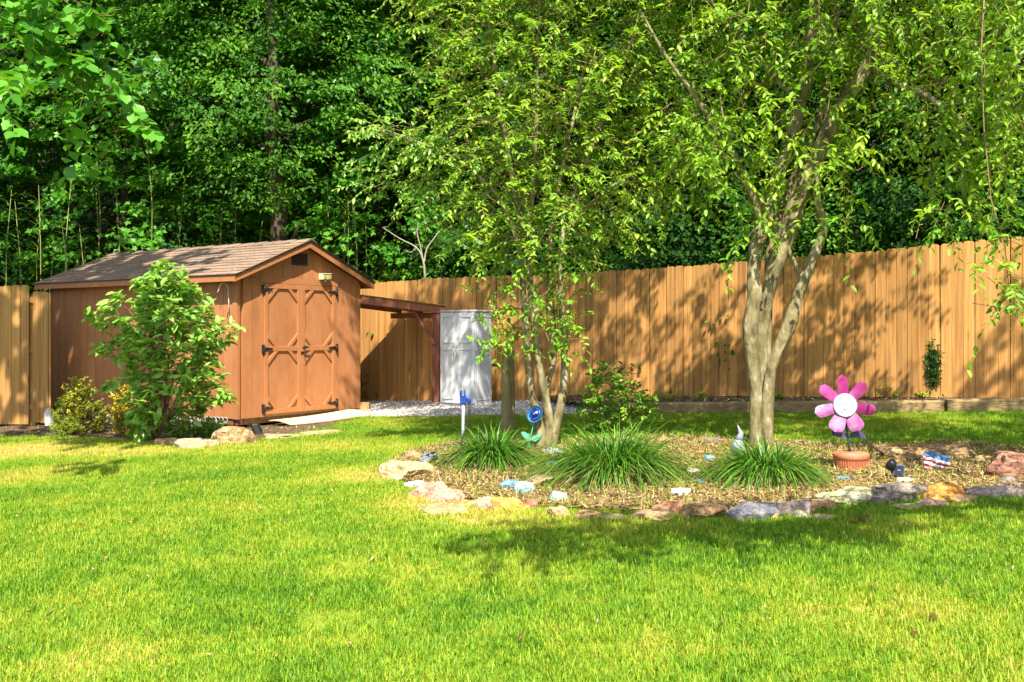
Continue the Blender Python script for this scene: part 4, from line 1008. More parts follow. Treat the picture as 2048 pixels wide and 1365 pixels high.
# small solar spotlight
qg = G(1790, 962); qY = qg.y
ss = thing('solar_light', 'small black solar spotlight standing on the white stone', 'solar light', qg)
c = P(1798, 941, qY-.02); pn = Vector((-.30,-.93,.22)).normalized(); ax = Vector((1,-.3,-.05)); ax = (ax-pn*ax.dot(pn)).normalized(); ay = pn.cross(ax)
slab(c, ax, ay, pn, .080, .085, .016).build('panel_frame', 'solar_frame', ss, True, .004)
slab(c+pn*.0095, ax, ay, pn, .064, .068, .004).build('solar_cell', 'solar_cell', ss, True)
for s_ in (-1,1): slab(c+pn*.012+ax*.006*s_, ax, ay, pn, .006, .004, .001).build('cell_mark', 'tag_white', ss, True)
MB().lathe([(.0,0),(.03,0),(.034,.03),(.030,.07),(.02,.075),(0,.076)], 16, P(1777,936,qY), (.25,-.5,.6)).build('lamp_head', 'solar_black', ss, True)
MB().tube([P(1790,968,qY), P(1788,950,qY), P(1784,940,qY)], .014, 8).build('bracket', 'solar_black', ss, True)

# grey pointed ornament beside right tree
og = G(1476, 912)
orn = thing('gnome_ornament', 'small pale grey pear-shaped ornament with a curved pointed hat', 'garden ornament', og)
s_ = og.y/F
MB().lathe([(0,0),(9*s_,1*s_),(13*s_,9*s_),(13.5*s_,17*s_),(11*s_,26*s_),(6*s_,32*s_),(4*s_,34*s_)], 20, og).build('body', 'ceramic_grey', orn, True)
MB().tube([og+Vector((0,0,30*s_)), og+Vector((4*s_,0,38*s_)), og+Vector((6*s_,0,46*s_)), og+Vector((2*s_,0,54*s_)), og+Vector((-1*s_,0,62*s_))], [6*s_,7*s_,5*s_,2.6*s_,.5*s_], 12).build('hat', 'ceramic_grey', orn, True)

# ------------------------------------------------------------------ foliage helpers
def outline_points(rows, Y, n, rng, depth=1.0, shell=.6, tone=None):
    """points inside a body whose silhouette rows are (py, left, right) at distance Y"""
    rows = sorted(rows); py = np.array([r[0] for r in rows], float); l = np.array([r[1] for r in rows], float); r = np.array([r[2] for r in rows], float)
    wts = np.interp(np.linspace(py[0], py[-1], 200), py, r-l); cdf = np.cumsum(wts+1e-6); cdf /= cdf[-1]
    y = np.interp(rng.random(n), cdf, np.linspace(py[0], py[-1], 200))
    hw = (np.interp(y, py, r)-np.interp(y, py, l))/2; cx = (np.interp(y, py, r)+np.interp(y, py, l))/2
    rad = rng.random(n)**(.5*(1-shell)+.12); a = rng.uniform(0, 6.283, n)
    dx = hw*rad*np.cos(a)/F*Y; dy = hw*rad*np.sin(a)/F*Y*depth
    x0 = (cx-CX)/F*Y; z = CH-(y-HY)/F*Y
    p = np.stack([x0+dx, Y+dy, z], 1); out = np.stack([np.cos(a), np.sin(a), np.zeros(n)], 1)
    return p, out
def sprays(name, p, d, L, nl, leafL, leafW, droop, mat, rng, parent, shape='oval', tw=.0028, twmat='twig', upn=.8, flat=.35, world=True, sunny=.35, spread=.9):
    """twigs through p along d with alternate leaves; returns foliage object"""
    n = len(p); d = unit(d); L = np.broadcast_to(L, (n,))
    t = (np.arange(nl)+.6)/nl
    down = np.array([0,0,-1.0])
    c = p[:,None,:] + d[:,None,:]*(L[:,None]*t)[:,:,None] + down*(L[:,None]*droop[:,None]*t**2)[:,:,None]
    tang = unit(d[:,None,:] + down*(2*droop[:,None]*t)[:,:,None])
    up = unit(rng.normal(0, flat, (n,nl,3)) + np.array([0,0,upn]) + sunny*np.array(SUN))
    side = unit(np.cross(tang, up)); sg = np.where(np.arange(nl) % 2 == 0, 1, -1)[None,:,None]
    ld = unit(side*sg*spread + tang*.55 + rng.normal(0,.25,(n,nl,3)) + down*.25)
    lL = leafL*rng.uniform(.65,1.25,(n,nl)); tone = rng.random((n,1))*.55 + rng.random((n,nl))*.45
    me_ = leaves(name, c.reshape(-1,3), ld.reshape(-1,3), up.reshape(-1,3), lL.ravel(), (lL*leafW/leafL).ravel(), mat, shape, rnd=tone.ravel())
    o_ = npobj(name, me_, parent, world); o_['kind'] = 'stuff'
    if tw:
        B = p + d*(L*.5)[:,None] + down*(L*droop*.25)[:,None]; C = p + d*L[:,None] + down*(L*droop)[:,None]
        npobj('twigs', tubes_np('twigs', p - d*(L*.35)[:,None], B, C, np.full(n, tw), twmat), parent, world)['kind'] = 'stuff'
    return o_
def stem_obj(parent, pts, mat, n=10, jit=.08, seed=0, name='stem'):
    """pts: (px,py,rpx,Y)"""
    # resample for smoothness
    V = np.array([[*P(a[0], a[1], a[3]), a[2]/F*a[3]] for a in pts]); m_ = len(V)
    tt = np.linspace(0, m_-1, (m_-1)*3+1); out = []
    for t_ in tt:
        i = min(int(t_), m_-2); f = t_-i; p0, p1, p2, p3 = V[max(i-1,0)], V[i], V[i+1], V[min(i+2, m_-1)]
        out.append(.5*((2*p1)+(-p0+p2)*f+(2*p0-5*p1+4*p2-p3)*f*f+(-p0+3*p1-3*p2+p3)*f**3))
    out = np.array(out)
    return MB().tube([Vector(o_[:3]) for o_ in out], [max(.002, o_[3]) for o_ in out], n, True, jit, seed).build(name, mat, parent, True)
def branches_to(parent, starts, ends, r, mat, rng, sag=.15, name='branch'):
    mb = MB()
    for i, (a, b) in enumerate(zip(starts, ends)):
        a = Vector(a); b = Vector(b); m1 = a.lerp(b, .35)+Vector((rng.normal(0,.05), rng.normal(0,.05), sag*(b-a).length*.5)); m2 = a.lerp(b, .7)+Vector((rng.normal(0,.05), rng.normal(0,.05), sag*(b-a).length*.4))
        mb.tube([a, m1, m2, b], [r, r*.75, r*.5, r*.2], 6, True)
    o_ = mb.build(name, mat, parent, True); return o_

# ------------------------------------------------------------------ crape myrtles in the island bed
rng = np.random.default_rng(11)
TB = G(1092, 897); TY = TB.y
t1 = thing('crape_myrtle', 'left multi-stemmed tree with yellow green leaves in the island bed', 'tree', TB)
for i, st in enumerate([
 [(1084,905,17,0),(1080,860,13,0),(1064,790,9,0),(1055,710,8,-.05),(1050,640,7.5,-.1),(1045,560,7,-.1),(1038,490,7,-.1),(1034,420,7,-.1),(1018,320,6,-.15),(998,190,5,-.2),(978,40,4,-.3),(960,-130,3,-.4),(950,-260,1.5,-.4)],
 [(1096,905,17,0),(1100,855,13,0),(1090,790,10,-.03),(1076,720,9,-.05),(1068,650,8,-.05),(1061,560,7,-.05),(1057,480,6.5,0),(1066,380,6,.05),(1073,250,5,.1),(1076,100,4,.1),(1082,-120,3,.1),(1085,-280,1.5,.1)],
 [(1092,830,8,.05),(1093,775,8,.08),(1107,720,8,.1),(1106,650,7,.15),(1100,560,7,.15),(1100,480,6,.2),(1122,350,5,.25),(1155,200,4,.3),(1190,40,3,.35),(1220,-150,1.5,.4)],
 [(1100,903,15,0),(1111,855,12,0),(1125,790,10,.03),(1129,725,9,.05),(1126,650,8,.05),(1120,560,7,.0),(1126,470,6,-.05),(1152,380,5,-.1),(1202,250,4,-.15),(1255,110,3,-.2),(1300,-60,1.5,-.2)],
 [(1040,500,5,-.1),(1000,400,4,-.25),(930,330,3.5,-.4),(850,290,2.5,-.5),(770,260,1.5,-.55)],
 [(1060,470,5,0),(1010,300,4,.2),(920,180,3,.4),(850,60,2,.5)],
 [(1124,480,4.5,0),(1200,390,3.5,-.2),(1290,340,2.5,-.3),(1360,330,1.2,-.35)]]):
    stem_obj(t1, [(a[0], a[1], a[2]*.8, TY+a[3]) for a in st], 'bark_myrtle', 12, .10, i)
rowsA = [(-420,930,1180),(-300,850,1300),(-150,790,1400),(0,790,1420),(100,850,1400),(200,870,1390),(300,830,1370),(400,860,1320),(470,900,1270),(520,930,1200)]
p, out = outline_points(rowsA, TY, 1900, rng, .6, .3)
d = out*rng.uniform(.3,1,(len(p),1)) + rng.normal(0,.45,p.shape) + np.array([0,0,.1])
def upper_crown(tree, c0, rad, n, nl, leaf, lw, thr, mat='leaf_myrtle'):
    u = unit(rng.normal(0,1,(n,3)))*(rng.random((n,1))**.45); c = np.array(c0)+u*np.array(rad)
    k = np.array([noise.noise(Vector((a*1.25+7, b*1.25, e*1.25))) for a, b, e in c]); c = c[k > thr]
    sprays('foliage', c, unit(c-np.array(c0))+rng.normal(0,.5,c.shape), rng.uniform(.3,.6,len(c)), nl, leaf, lw, rng.uniform(.1,.8,len(c)), mat, rng, tree, tw=.004)
upper_crown(t1, (.5, TY+.3, 7.6), (2.5,1.5,2.0), 2300, 15, .08, .042, .19)
upper_crown(t1, (-1.15, 11.0, 8.3), (.75,.7,1.4), 330, 15, .08, .045, -1)
f1 = sprays('foliage', p, d, rng.uniform(.22,.5,len(p)), 16, .062, .030, rng.uniform(.1,.8,len(p)), 'leaf_myrtle', rng, t1, tw=.0046)
def sprig(parent, tree_pts, nl, mat, rng, L=(.25,.45), leaf=.07, lw=.034, droop=(.3,1.0), each=1, dirx=None, jitter=.08, name='foliage'):
    q = np.array([[*P(a, b, y)] for a, b, y in tree_pts for _ in range(each)]) + rng.normal(0, jitter, (len(tree_pts)*each,3))
    dd = rng.normal(0,.6,q.shape) + np.array(dirx or [0,0,0.])
    return sprays(name, q, dd, rng.uniform(*L, len(q)), nl, leaf, lw, rng.uniform(*droop, len(q)), mat, rng, parent, tw=.003)
# low sprigs along the stems, and the arm reaching left
low = [(1000+rng.uniform(-20,150), rng.uniform(470,700), TY+rng.uniform(-.3,.2)) for _ in range(105)]
sprig(t1, low, 12, 'leaf_myrtle_fresh', rng, (.14,.30), .066, .034)
arm = [(740+k*9+rng.uniform(-10,10), 258+k*3.2+rng.uniform(-18,25), TY-.55+k*.015) for k in range(26)]
sprig(t1, arm, 14, 'leaf_magnolia', rng, (.2,.36), .062, .032, (.1,.5), 3, [-.7,-.2,.2])
arm = [(745+k*9+rng.uniform(-10,10), 350+k*2.6+rng.uniform(-15,22), TY-.4+k*.015) for k in range(22)]
sprig(t1, arm, 14, 'leaf_magnolia', rng, (.2,.36), .062, .032, (.1,.5), 2, [-.7,-.2,.2])
arm = [(1280+k*9, 300+k*1.5+rng.uniform(-30,120), TY-.3) for k in range(14)]
sprig(t1, arm, 14, 'leaf_myrtle', rng, (.2,.4), .062, .032, (.1,.7), 3, [.6,-.2,.1])
sprig(t1, [(940+rng.uniform(-20,10), 640+rng.uniform(-45,30), TY-.2) for _ in range(5)], 10, 'leaf_myrtle_fresh', rng, (.14,.24), .062, .03)

UB = G(1522, 896); UY = UB.y
t2 = thing('crape_myrtle', 'right thick-stemmed tree with mottled bark beside the pink flower', 'tree', UB)
for i, st in enumerate([
 [(1510,908,15,0),(1512,850,13,0),(1511,780,13,0),(1505,715,13,-.03),(1501,660,15.5,-.05),(1506,610,14,-.05),(1510,590,15.5,-.05),(1507,550,13,-.05),(1512,500,14.5,-.03),(1532,430,15,0),(1550,370,14,.05),(1576,300,13,.1),(1600,210,12,.15),(1617,120,11,.2),(1626,40,10,.2),(1642,-90,7,.2),(1655,-260,3,.2)],
 [(1524,908,14,.03),(1526,840,11,.05),(1527,760,9.5,.07),(1522,690,12,.08),(1528,630,13,.06),(1545,550,15,.03),(1572,475,18,0),(1598,395,18,-.03),(1638,305,16.5,-.08),(1680,215,14.5,-.12),(1718,162,13,-.15),(1744,112,12,-.2),(1752,50,10.5,-.2),(1770,-70,8,-.2),(1792,-260,3,-.2)],
 [(1532,904,14,-.02),(1535,820,12.5,-.02),(1541,750,11,-.03),(1556,700,11,-.04),(1577,655,14,-.05),(1592,605,11.5,-.05),(1612,550,11,-.05),(1638,487,10,-.08),(1646,452,10,-.08),(1636,410,8,-.1),(1631,365,7,-.1),(1640,300,5,-.1),(1655,210,3,-.1)],
 [(1534,760,9,.12),(1536,650,8,.15),(1538,560,10,.18),(1546,480,9.5,.2),(1588,350,7,.25),(1640,230,6,.3),(1664,100,5,.35),(1690,-100,3,.4)],
 [(1524,445,9,0),(1500,375,8,-.05),(1455,292,8,-.1),(1420,240,7,-.15),(1388,190,5,-.2),(1330,110,3.5,-.25),(1280,20,2,-.3)],
 [(1534,415,5,0),(1490,372,4,-.05),(1472,310,3.5,-.1),(1450,255,3,-.1),(1440,190,1.5,-.1)],
 [(1604,575,5,-.05),(1592,530,4.5,-.05),(1576,492,4,-.05),(1588,440,3,-.1),(1640,330,2.5,-.15),(1655,270,2,-.15)],
 [(1742,130,9,-.2),(1800,172,7,-.4),(1840,185,7,-.5),(1885,215,6,-.6),(1925,243,5.5,-.65),(1985,295,4,-.7)],
 [(1928,243,4,-.65),(1930,300,3.5,-.65),(1924,370,2.5,-.65),(1930,430,1.2,-.65)],
 [(1600,215,5,.15),(1520,120,4,0),(1440,30,3,-.1),(1380,-80,2,-.2)]]):
    stem_obj(t2, [(a[0], a[1], a[2], UY+a[3]) for a in st], 'bark_myrtle', 14, .10, i+20)
rowsB = [(-430,1480,1850),(-300,1400,1980),(-150,1340,2080),(-20,1330,2100),(60,1340,2080),(130,1370,1960)]
upper_crown(t2, (3.0, UY+.3, 7.4), (2.8,1.5,2.1), 2400, 15, .082, .043, .21)
p, out = outline_points(rowsB, UY, 1250, rng, .55, .3)
d = out*rng.uniform(.3,1,(len(p),1)) + rng.normal(0,.45,p.shape) + np.array([0,0,.0])
sprays('foliage', p, d, rng.uniform(.25,.55,len(p)), 15, .074, .036, rng.uniform(.2,1.0,len(p)), 'leaf_myrtle', rng, t2, tw=.0046)
mids = [(rng.uniform(1350,1800), rng.uniform(120,330), UY+rng.uniform(-.9,.7)) for _ in range(150)] + [(rng.uniform(1350,1480), rng.uniform(180,330), UY-.3+rng.uniform(-.3,.3)) for _ in range(60)] \
     + [(rng.uniform(1480,1640), rng.uniform(220,420), UY+rng.uniform(-.4,.4)) for _ in range(34)]
sprig(t2, mids, 13, 'leaf_myrtle', rng, (.2,.42), .074, .036, (.3,1.1))
hang = [(1690+rng.uniform(-25,25), 230+k*14, UY-.6) for k in range(17)] + [(1420+rng.uniform(-18,18), 310+k*9, UY-.3) for k in range(12)] + [(1905+rng.uniform(-30,40), 250+k*13, UY-.7) for k in range(18)] + [(1520-k*4, 440+k*5, UY-.3) for k in range(8)]
sprig(t2, hang, 12, 'leaf_myrtle_fresh', rng, (.16,.34), .078, .038, (.5,1.3))
right = [(rng.uniform(1830,2080), rng.uniform(80,330), UY-.9+rng.uniform(-.4,.4)) for _ in range(150)]
sprig(t2, right, 13, 'leaf_myrtle', rng, (.2,.45), .076, .037, (.4,1.2))

# tree standing right of the frame whose boughs hang in
OB = Vector((5.6, 5.2, float(gz(5.6,5.2))))
t3 = thing('overhanging_tree', 'drooping leafy branches hanging in at the right edge', 'tree', OB)
MB().tube([OB+Vector((0,0,-.2)), OB+Vector((-.05,.05,1.2)), OB+Vector((-.25,.1,2.4)), OB+Vector((-.9,.3,3.6)), OB+Vector((-1.6,.6,4.6))], [.17,.14,.12,.09,.04], 12, True, .1).build('trunk', 'bark_myrtle', t3, True)
bough = [Vector((5.3,5.3,2.9)), Vector((4.2,4.1,3.6)), Vector((3.0,3.6,3.9)), Vector((1.6,3.3,3.9)), Vector((.2,3.2,3.75))]
MB().tube(bough, [.08,.06,.045,.03,.012], 8, True, .1).build('bough', 'bark_myrtle', t3, True)
MB().tube([Vector((5.2,5.4,3.1)), Vector((4.4,6.3,3.9)), Vector((3.7,7.0,3.9)), Vector((3.35,7.1,3.3))], [.07,.05,.03,.01], 8, True, .1).build('bough', 'bark_myrtle', t3, True)
q = []
for _ in range(760):
    t_ = rng.random()*3.999; i = int(t_); c = bough[i].lerp(bough[i+1], t_-i); q.append(c + Vector((rng.normal(0,.22), rng.normal(0,.24), rng.normal(.05,.20))))
q += [Vector((rng.uniform(.8,3.4), 3.40+rng.normal(0,.22), 3.95+rng.normal(0,.2))) for _ in range(260)]
q = np.array([tuple(a) for a in q]); keep = np.array([noise.noise(Vector((a*1.3, b*1.3, e))) for a, b, e in q]) > -.12; q = q[keep]
sprays('foliage', q, rng.normal(0,.7,q.shape), rng.uniform(.22,.45,len(q)), 14, .072, .035, rng.uniform(.2,.9,len(q)), 'leaf_myrtle', rng, t3, tw=.003)
upper_crown(t3, (5.4, 6.6, 7.0), (2.2,1.5,1.9), 1300, 14, .08, .042, .18)
rows3 = [(-330,1950,2700),(-100,1935,2650),(60,1945,2500),(180,1960,2450),(300,1975,2400),(400,2000,2350)]
p, out = outline_points(rows3, 6.9, 520, rng, .7, .3)
sprays('foliage', p, rng.normal(0,.6,p.shape), rng.uniform(.22,.45,len(p)), 14, .066, .032, rng.uniform(.4,1.2,len(p)), 'leaf_myrtle', rng, t3, tw=.003)
hang = [(2010+rng.uniform(-25,40), 400+k*14, 6.9+rng.uniform(-.2,.2)) for k in range(17)] + [(2030+rng.uniform(-20,30), 620+rng.uniform(-30,20), 6.9) for _ in range(3)] + [(1905+rng.uniform(-10,12), 400+k*9, 7.2) for k in range(8)]
sprig(t3, hang, 12, 'leaf_myrtle_fresh', rng, (.15,.28), .062, .03, (.5,1.3))
MB().tube([P(1975,-120,6.9), P(1962,100,6.9), P(1968,260,6.9), P(1982,400,6.9), P(2010,490,6.9), P(2022,620,6.9)], [.006,.005,.0045,.004,.003,.0015], 6).build('hanging_twig', 'twig', t3, True)

# ------------------------------------------------------------------ shrubs
def shrub(name, label, base, rows, Y, n, nl, leaf, lw, mat, L, rng, depth=.9, shell=.6, up=.5, droop=(.0,.25), nb=14, br=.012, brmat='twig', shape='oval', flat=.45, tw=.003, group=None, cat='shrub', spread=.9):
    t_ = thing(name, label, cat, base, 0, group)
    p, out = outline_points(rows, Y, n, rng, depth, shell)
    d = out*.8 + rng.normal(0,.3,p.shape) + np.array([0,0,up])
    sprays('foliage', p, d, rng.uniform(L[0], L[1], n), nl, leaf, lw, rng.uniform(*droop, n), mat, rng, t_, shape, tw, brmat, flat=flat, spread=spread)
    ids = rng.choice(n, nb, replace=False)
    branches_to(t_, [base]*nb, p[ids], br, brmat, rng, .12, 'branch'); return t_
mb_ = G(308, 884)
ms_ = shrub('magnolia_shrub', 'tall bright green broad-leaved shrub in front of the shed side wall', mb_,
  [(548,318,352),(580,285,380),(620,280,410),(660,262,425),(700,250,440),(740,262,430),(780,270,425),(820,262,415),(855,255,385)], mb_.y, 330, 8, .135, .062, 'leaf_magnolia', (.10,.2), rng, .8, .3, .7, (0,.15), 26, .014, spread=1.1)
extra = [(225,635),(215,655),(245,610),(205,648),(235,655),(260,660),(255,690),(225,705),(215,708),(245,712),(330,540),(318,550),(345,560),(352,585),(455,665),(440,672),(425,660),(440,790),(435,780),(225,770),(240,765),(290,575),(278,580),(235,625),(270,840),(280,850),(300,858)]
q = np.array([[*P(a, b, mb_.y-.1)] for a, b in extra for _ in range(2)]) + rng.normal(0,.03,(len(extra)*2,3)); dd = q-np.array([*P(330,720,mb_.y)]); dd[:,2] += .2
sprays('foliage', q, dd, rng.uniform(.10,.18,len(q)), 8, .135, .062, rng.uniform(0,.2,len(q)), 'leaf_magnolia', rng, ms_, spread=1.1)
branches_to(ms_, [tuple(P(330,720,mb_.y))]*12, q[::5][:12], .008, 'twig', rng, .05)
b2 = G(165, 868)
shrub('euonymus_shrub', 'round yellow green small-leaved shrub by the left end of the shed', b2, [(760,150,168),(790,130,185),(820,112,205),(845,118,212),(865,130,200)], b2.y, 420, 12, .034, .020, 'leaf_euonymus', (.05,.12), rng, .9, .4, .8, (0,.1), 14, .006)
b3 = G(250, 872)
shrub('euonymus_shrub', 'narrow golden yellow shrub between the round shrub and the tall one', b3, [(772,238,248),(800,232,258),(830,226,280),(860,232,280),(872,238,272)], b3.y, 260, 12, .034, .020, 'leaf_gold', (.05,.12), rng, .9, .4, .8, (0,.1), 12, .006)
b4 = G(130, 872)
shrub('ground_plant', 'feathery dark green plant at the foot of the round shrub', b4, [(838,115,140),(855,108,152),(870,112,158)], b4.y, 150, 12, .04, .008, 'weed', (.06,.13), rng, .9, .4, .8, (0,.3), 8, .003, cat='plant')
b5 = G(350, 880)
shrub('ground_plant', 'low leafy plant under the wire edging and the tall shrub', b5, [(848,330,440),(862,320,430),(876,330,400)], b5.y+.25, 130, 9, .06, .034, 'leaf_magnolia', (.06,.14), rng, .6, .4, .5, (0,.3), 8, .004, cat='plant')
rb0 = G(1232, 868); 
rs0 = shrub('rose_bush', 'rose bush with glossy leaves standing behind the big grass clump', rb0, [(735,1212,1226),(755,1195,1240),(775,1180,1275),(800,1172,1300),(825,1178,1305),(850,1190,1280),(868,1205,1262)], rb0.y, 210, 9, .052, .034, 'leaf_rose', (.10,.2), rng, .8, .3, .5, (.1,.5), 16, .006, 'green_cane')
eg = G(1867, 812); eY = eg.y+.12
ev = shrub('conifer_sapling', 'narrow dark evergreen sapling with a nursery tag by the fence', Vector((P(1867,0,eY).x, eY, float(gz(P(1867,0,eY).x, eY))+.09)), [(688,1860,1866),(700,1857,1880),(720,1854,1887),(750,1854,1887),(775,1856,1880),(795,1862,1876)], eY, 1000, 10, .050, .016, 'leaf_conifer', (.05,.10), rng, .9, .4, 1.4, (0,.1), 8, .005)
tg_ = P(1878, 770, eY-.10)
tgo = slab(tg_, Vector((.97,0,.22)).normalized(), Vector((-.22,0,.97)).normalized(), Vector((0,-1,0)), .062, .115, .003); to = tgo.build('nursery_tag', 'tag_white', ev, True)
slab(tg_+Vector((-.002,-.0025,.004)), Vector((.97,0,.22)).normalized(), Vector((-.22,0,.97)).normalized(), Vector((0,-1,0)), .044, .066, .002).build('tag_picture', 'tag_print', ev, True)
wn = ['leafy green weed at the fence foot between flower and sapling', 'small weed just left of the evergreen sapling', 'small yellow green weed right of the evergreen sapling', 'tiny weed behind the timber near the right edge', 'yellow green weed behind the timber left of the right tree', 'small weed behind the timber above the rose bush', 'small dark weed behind the timber midway', 'small weed behind the timber right of the right tree']
for (px, py, wpx), lab in zip([(1778,800,22),(1850,800,12),(1893,800,8),(1968,797,10),(1345,803,16),(1318,803,14),(1400,803,12),(1560,802,10)], wn):
    g = G(px, py+14); yy = g.y+.2; zz = float(gz(P(px,0,yy).x, yy))+.09
    bpt = Vector((P(px,0,yy).x, yy, zz)); pyz = HY+(CH-zz)/yy*F
    shrub('small_weed', lab, bpt, [(pyz-wpx*1.1, px-wpx*.4, px+wpx*.4),(pyz-wpx*.4, px-wpx, px+wpx),(pyz-1, px-wpx*.6, px+wpx*.6)], yy, 22, 6, .036, .022, 'weed', (.03,.07), rng, .8, .3, .5, (0,.3), 4, .002, group='weeds along the fence foot', cat='weed')

# grass clumps
def clump(px, py, rad, hgt, n, label, straw):
    g = G(px, py); t_ = thing('liriope_clump', label, 'grass clump', g, 0, 'grass clumps in the island bed')
    r_ = rad*.42*np.sqrt(rng.random(n)); a = rng.uniform(0,6.283,n); p = np.stack([g.x+r_*np.cos(a), g.y+r_*np.sin(a), np.full(n, g.z)], 1)
    lean_ = np.clip(r_/(rad*.42)*.5 + rng.normal(0,.2,n), .03, 1.0)
    npobj('blades', ribbons('blades', p, a+rng.normal(0,.5,n), lean_, hgt*rng.uniform(.85,1.45,n), rng.uniform(.009,.015,n), rng.uniform(.35,1.25,n), 'blade_liriope', rng.random(n), 6, rng.normal(0,.5,n)), t_, True)
    m_ = int(n*straw); r_ = rad*.5*np.sqrt(rng.random(m_)); a = rng.uniform(3.3,6.1,m_); p = np.stack([g.x+r_*np.cos(a), g.y+r_*np.sin(a), np.full(m_, g.z)], 1)
    npobj('dead_blades', ribbons('dead_blades', p, a+rng.normal(0,.5,m_), rng.uniform(.5,1.3,m_), hgt*rng.uniform(.5,.95,m_), rng.uniform(.005,.009,m_), rng.uniform(.3,.9,m_), 'blade_straw', rng.random(m_), 5, rng.normal(0,.5,m_)), t_, True)
clump(987, 932, .36, .50, 900, 'left dark green grass clump in front of the round post', .15)
clump(1226, 958, .58, .60, 1500, 'largest grass clump with dry straw base below the rose bush', .45)
clump(1532, 962, .46, .44, 1200, 'right grass clump in front of the thick-stemmed tree', .22)

# fallen dry leaves on the lawn
for px, py, sz, lab in ((1866,1240,.06,'curled reddish brown dry leaf on the lawn lower right'),(1830,1275,.05,'pale tan dry leaf on the lawn at the lower right'),(1710,1048,.09,'dark brown dead leaf cluster below the mossy slab'),(520,985,.05,'small reddish dry leaf on the left lawn'),(1230,1070,.045,'small grey leaf on the lawn below the bed middle')):
    g = G(px, py); n = 3 if sz > .08 else 1
    m_ = leaves('dry_leaf', np.array([[g.x, g.y, g.z+.035]]*n)+rng.normal(0,.012,(n,3)), rng.normal(0,1,(n,3))*np.array([1,1,.15]), np.array([[.2,-.4,1.]]*n)+rng.normal(0,.2,(n,3)), np.full(n,sz), np.full(n,sz*.6), 'leaf_dry', 'oval', rng)
    tag(npobj('dry_leaf', m_), lab, 'leaf', 'dry leaves on the lawn')

# ------------------------------------------------------------------ big maple left of the frame
MBs = Vector((-8.6, 8.8, float(gz(-8.6, 8.8))))
mt = thing('maple_tree', 'maple branches with large green leaves hanging in at upper left', 'tree', MBs)
MB().tube([MBs+Vector((0,0,-.2)), MBs+Vector((.05,.05,2.5)), MBs+Vector((.3,.1,5)), MBs+Vector((.6,.3,7.5)), MBs+Vector((.7,.4,10))], [.3,.25,.2,.14,.05], 12, True, .08).build('trunk', 'bark_dark', mt, True)
for a, b in (((.2,.1,4.2),(3.2,1.0,4.6)),((.3,.1,5.2),(3.4,.4,6.6)),((.5,.2,6.5),(2.8,-.6,8.4)),((.6,.2,7),(-1.5,.6,9)),((.3,.1,5.5),(1.8,2.4,7.5))):
    a = MBs+Vector(a); b = MBs+Vector(b); MB().tube([a, a.lerp(b,.5)+Vector((0,0,.2)), b], [.09,.06,.015], 8, True, .1).build('limb', 'bark_dark', mt, True)
n = 800; u = unit(rng.normal(0,1,(n,3)))*(rng.random((n,1))**.45); c = np.array([-6.5, 9.7, 9.3]) + u*np.array([2.3,1.4,3.0])
k_ = np.array([noise.noise(Vector((a*1.1+3, b*1.1, e*1.1))) for a, b, e in c]); c = c[k_ > .09]
sprays('foliage', c, unit(c-np.array([-7.5,9.2,8.0]))+rng.normal(0,.4,c.shape), rng.uniform(.4,.8,len(c)), 15, .15, .15, rng.uniform(.1,.5,len(c)), 'leaf_maple', rng, mt, 'maple', .005)
tp = [(rng.uniform(-120,215), rng.uniform(-60,150), 9.6+rng.uniform(-.5,.5)) for _ in range(80)] + [(rng.uniform(120,260), rng.uniform(140,235), 9.6+rng.uniform(-.3,.3)) for _ in range(20)] + [(rng.uniform(-60,8), rng.uniform(100,190), 7.6) for _ in range(8)]
sprig(mt, tp, 11, 'leaf_maple', rng, (.25,.5), .125, .12, (.2,.8), name='foliage')

# ------------------------------------------------------------------ woods behind the fence
def forest_crown(seed, H, z0, Rm, nsp, nlf, leafL, shape, mat):
    rg_ = np.random.default_rng(seed); zz = z0 + (H-z0)*rg_.random(nsp)**.9
    f = (zz-z0)/(H-z0); prof = np.sqrt(np.clip(1-((f-.42)/.62)**2, .05, 1))*Rm*(1+.25*np.sin(zz*2.2+seed))
    a = rg_.uniform(0,6.283,nsp); prof = prof*(1+.22*np.sin(3*a+seed)+.12*np.sin(5*a+zz))
    r_ = prof*(rg_.random(nsp)**.38); c = np.stack([r_*np.cos(a), r_*np.sin(a), zz], 1)
    out = np.stack([np.cos(a), np.sin(a), np.full(nsp,-.12)], 1)+rg_.normal(0,.25,(nsp,3)); out = unit(out)
    sd = unit(np.cross(out, np.array([0,0,1.0]))); up = np.cross(sd, out)
    sz = rg_.uniform(.45,.95,nsp)
    u = rg_.uniform(-.2,1,(nsp,nlf)); v = rg_.uniform(-.55,.55,(nsp,nlf))*(1-.5*np.abs(u)); w_ = rg_.normal(0,.07,(nsp,nlf)) - .28*u**2
    p = c[:,None]+out[:,None]*(u*sz[:,None])[:,:,None]+sd[:,None]*(v*sz[:,None])[:,:,None]+up[:,None]*(w_*sz[:,None])[:,:,None]
    d = out[:,None]*.7+sd[:,None]*(np.sign(v)*.5)[:,:,None]+rg_.normal(0,.4,p.shape)+np.array([0,0,-.35])
    nn = up[:,None]*.8+out[:,None]*.55+rg_.normal(0,.4,p.shape)
    L_ = leafL*rg_.uniform(.7,1.25,(nsp,nlf)); tone = rg_.random((nsp,1))*.6+rg_.random((nsp,nlf))*.4
    wr = {'kite':.55,'oval':.6,'maple':1.0}[shape]
    return leaves('crown', p.reshape(-1,3), d.reshape(-1,3), nn.reshape(-1,3), L_.ravel(), L_.ravel()*wr, mat, shape, rnd=tone.ravel())
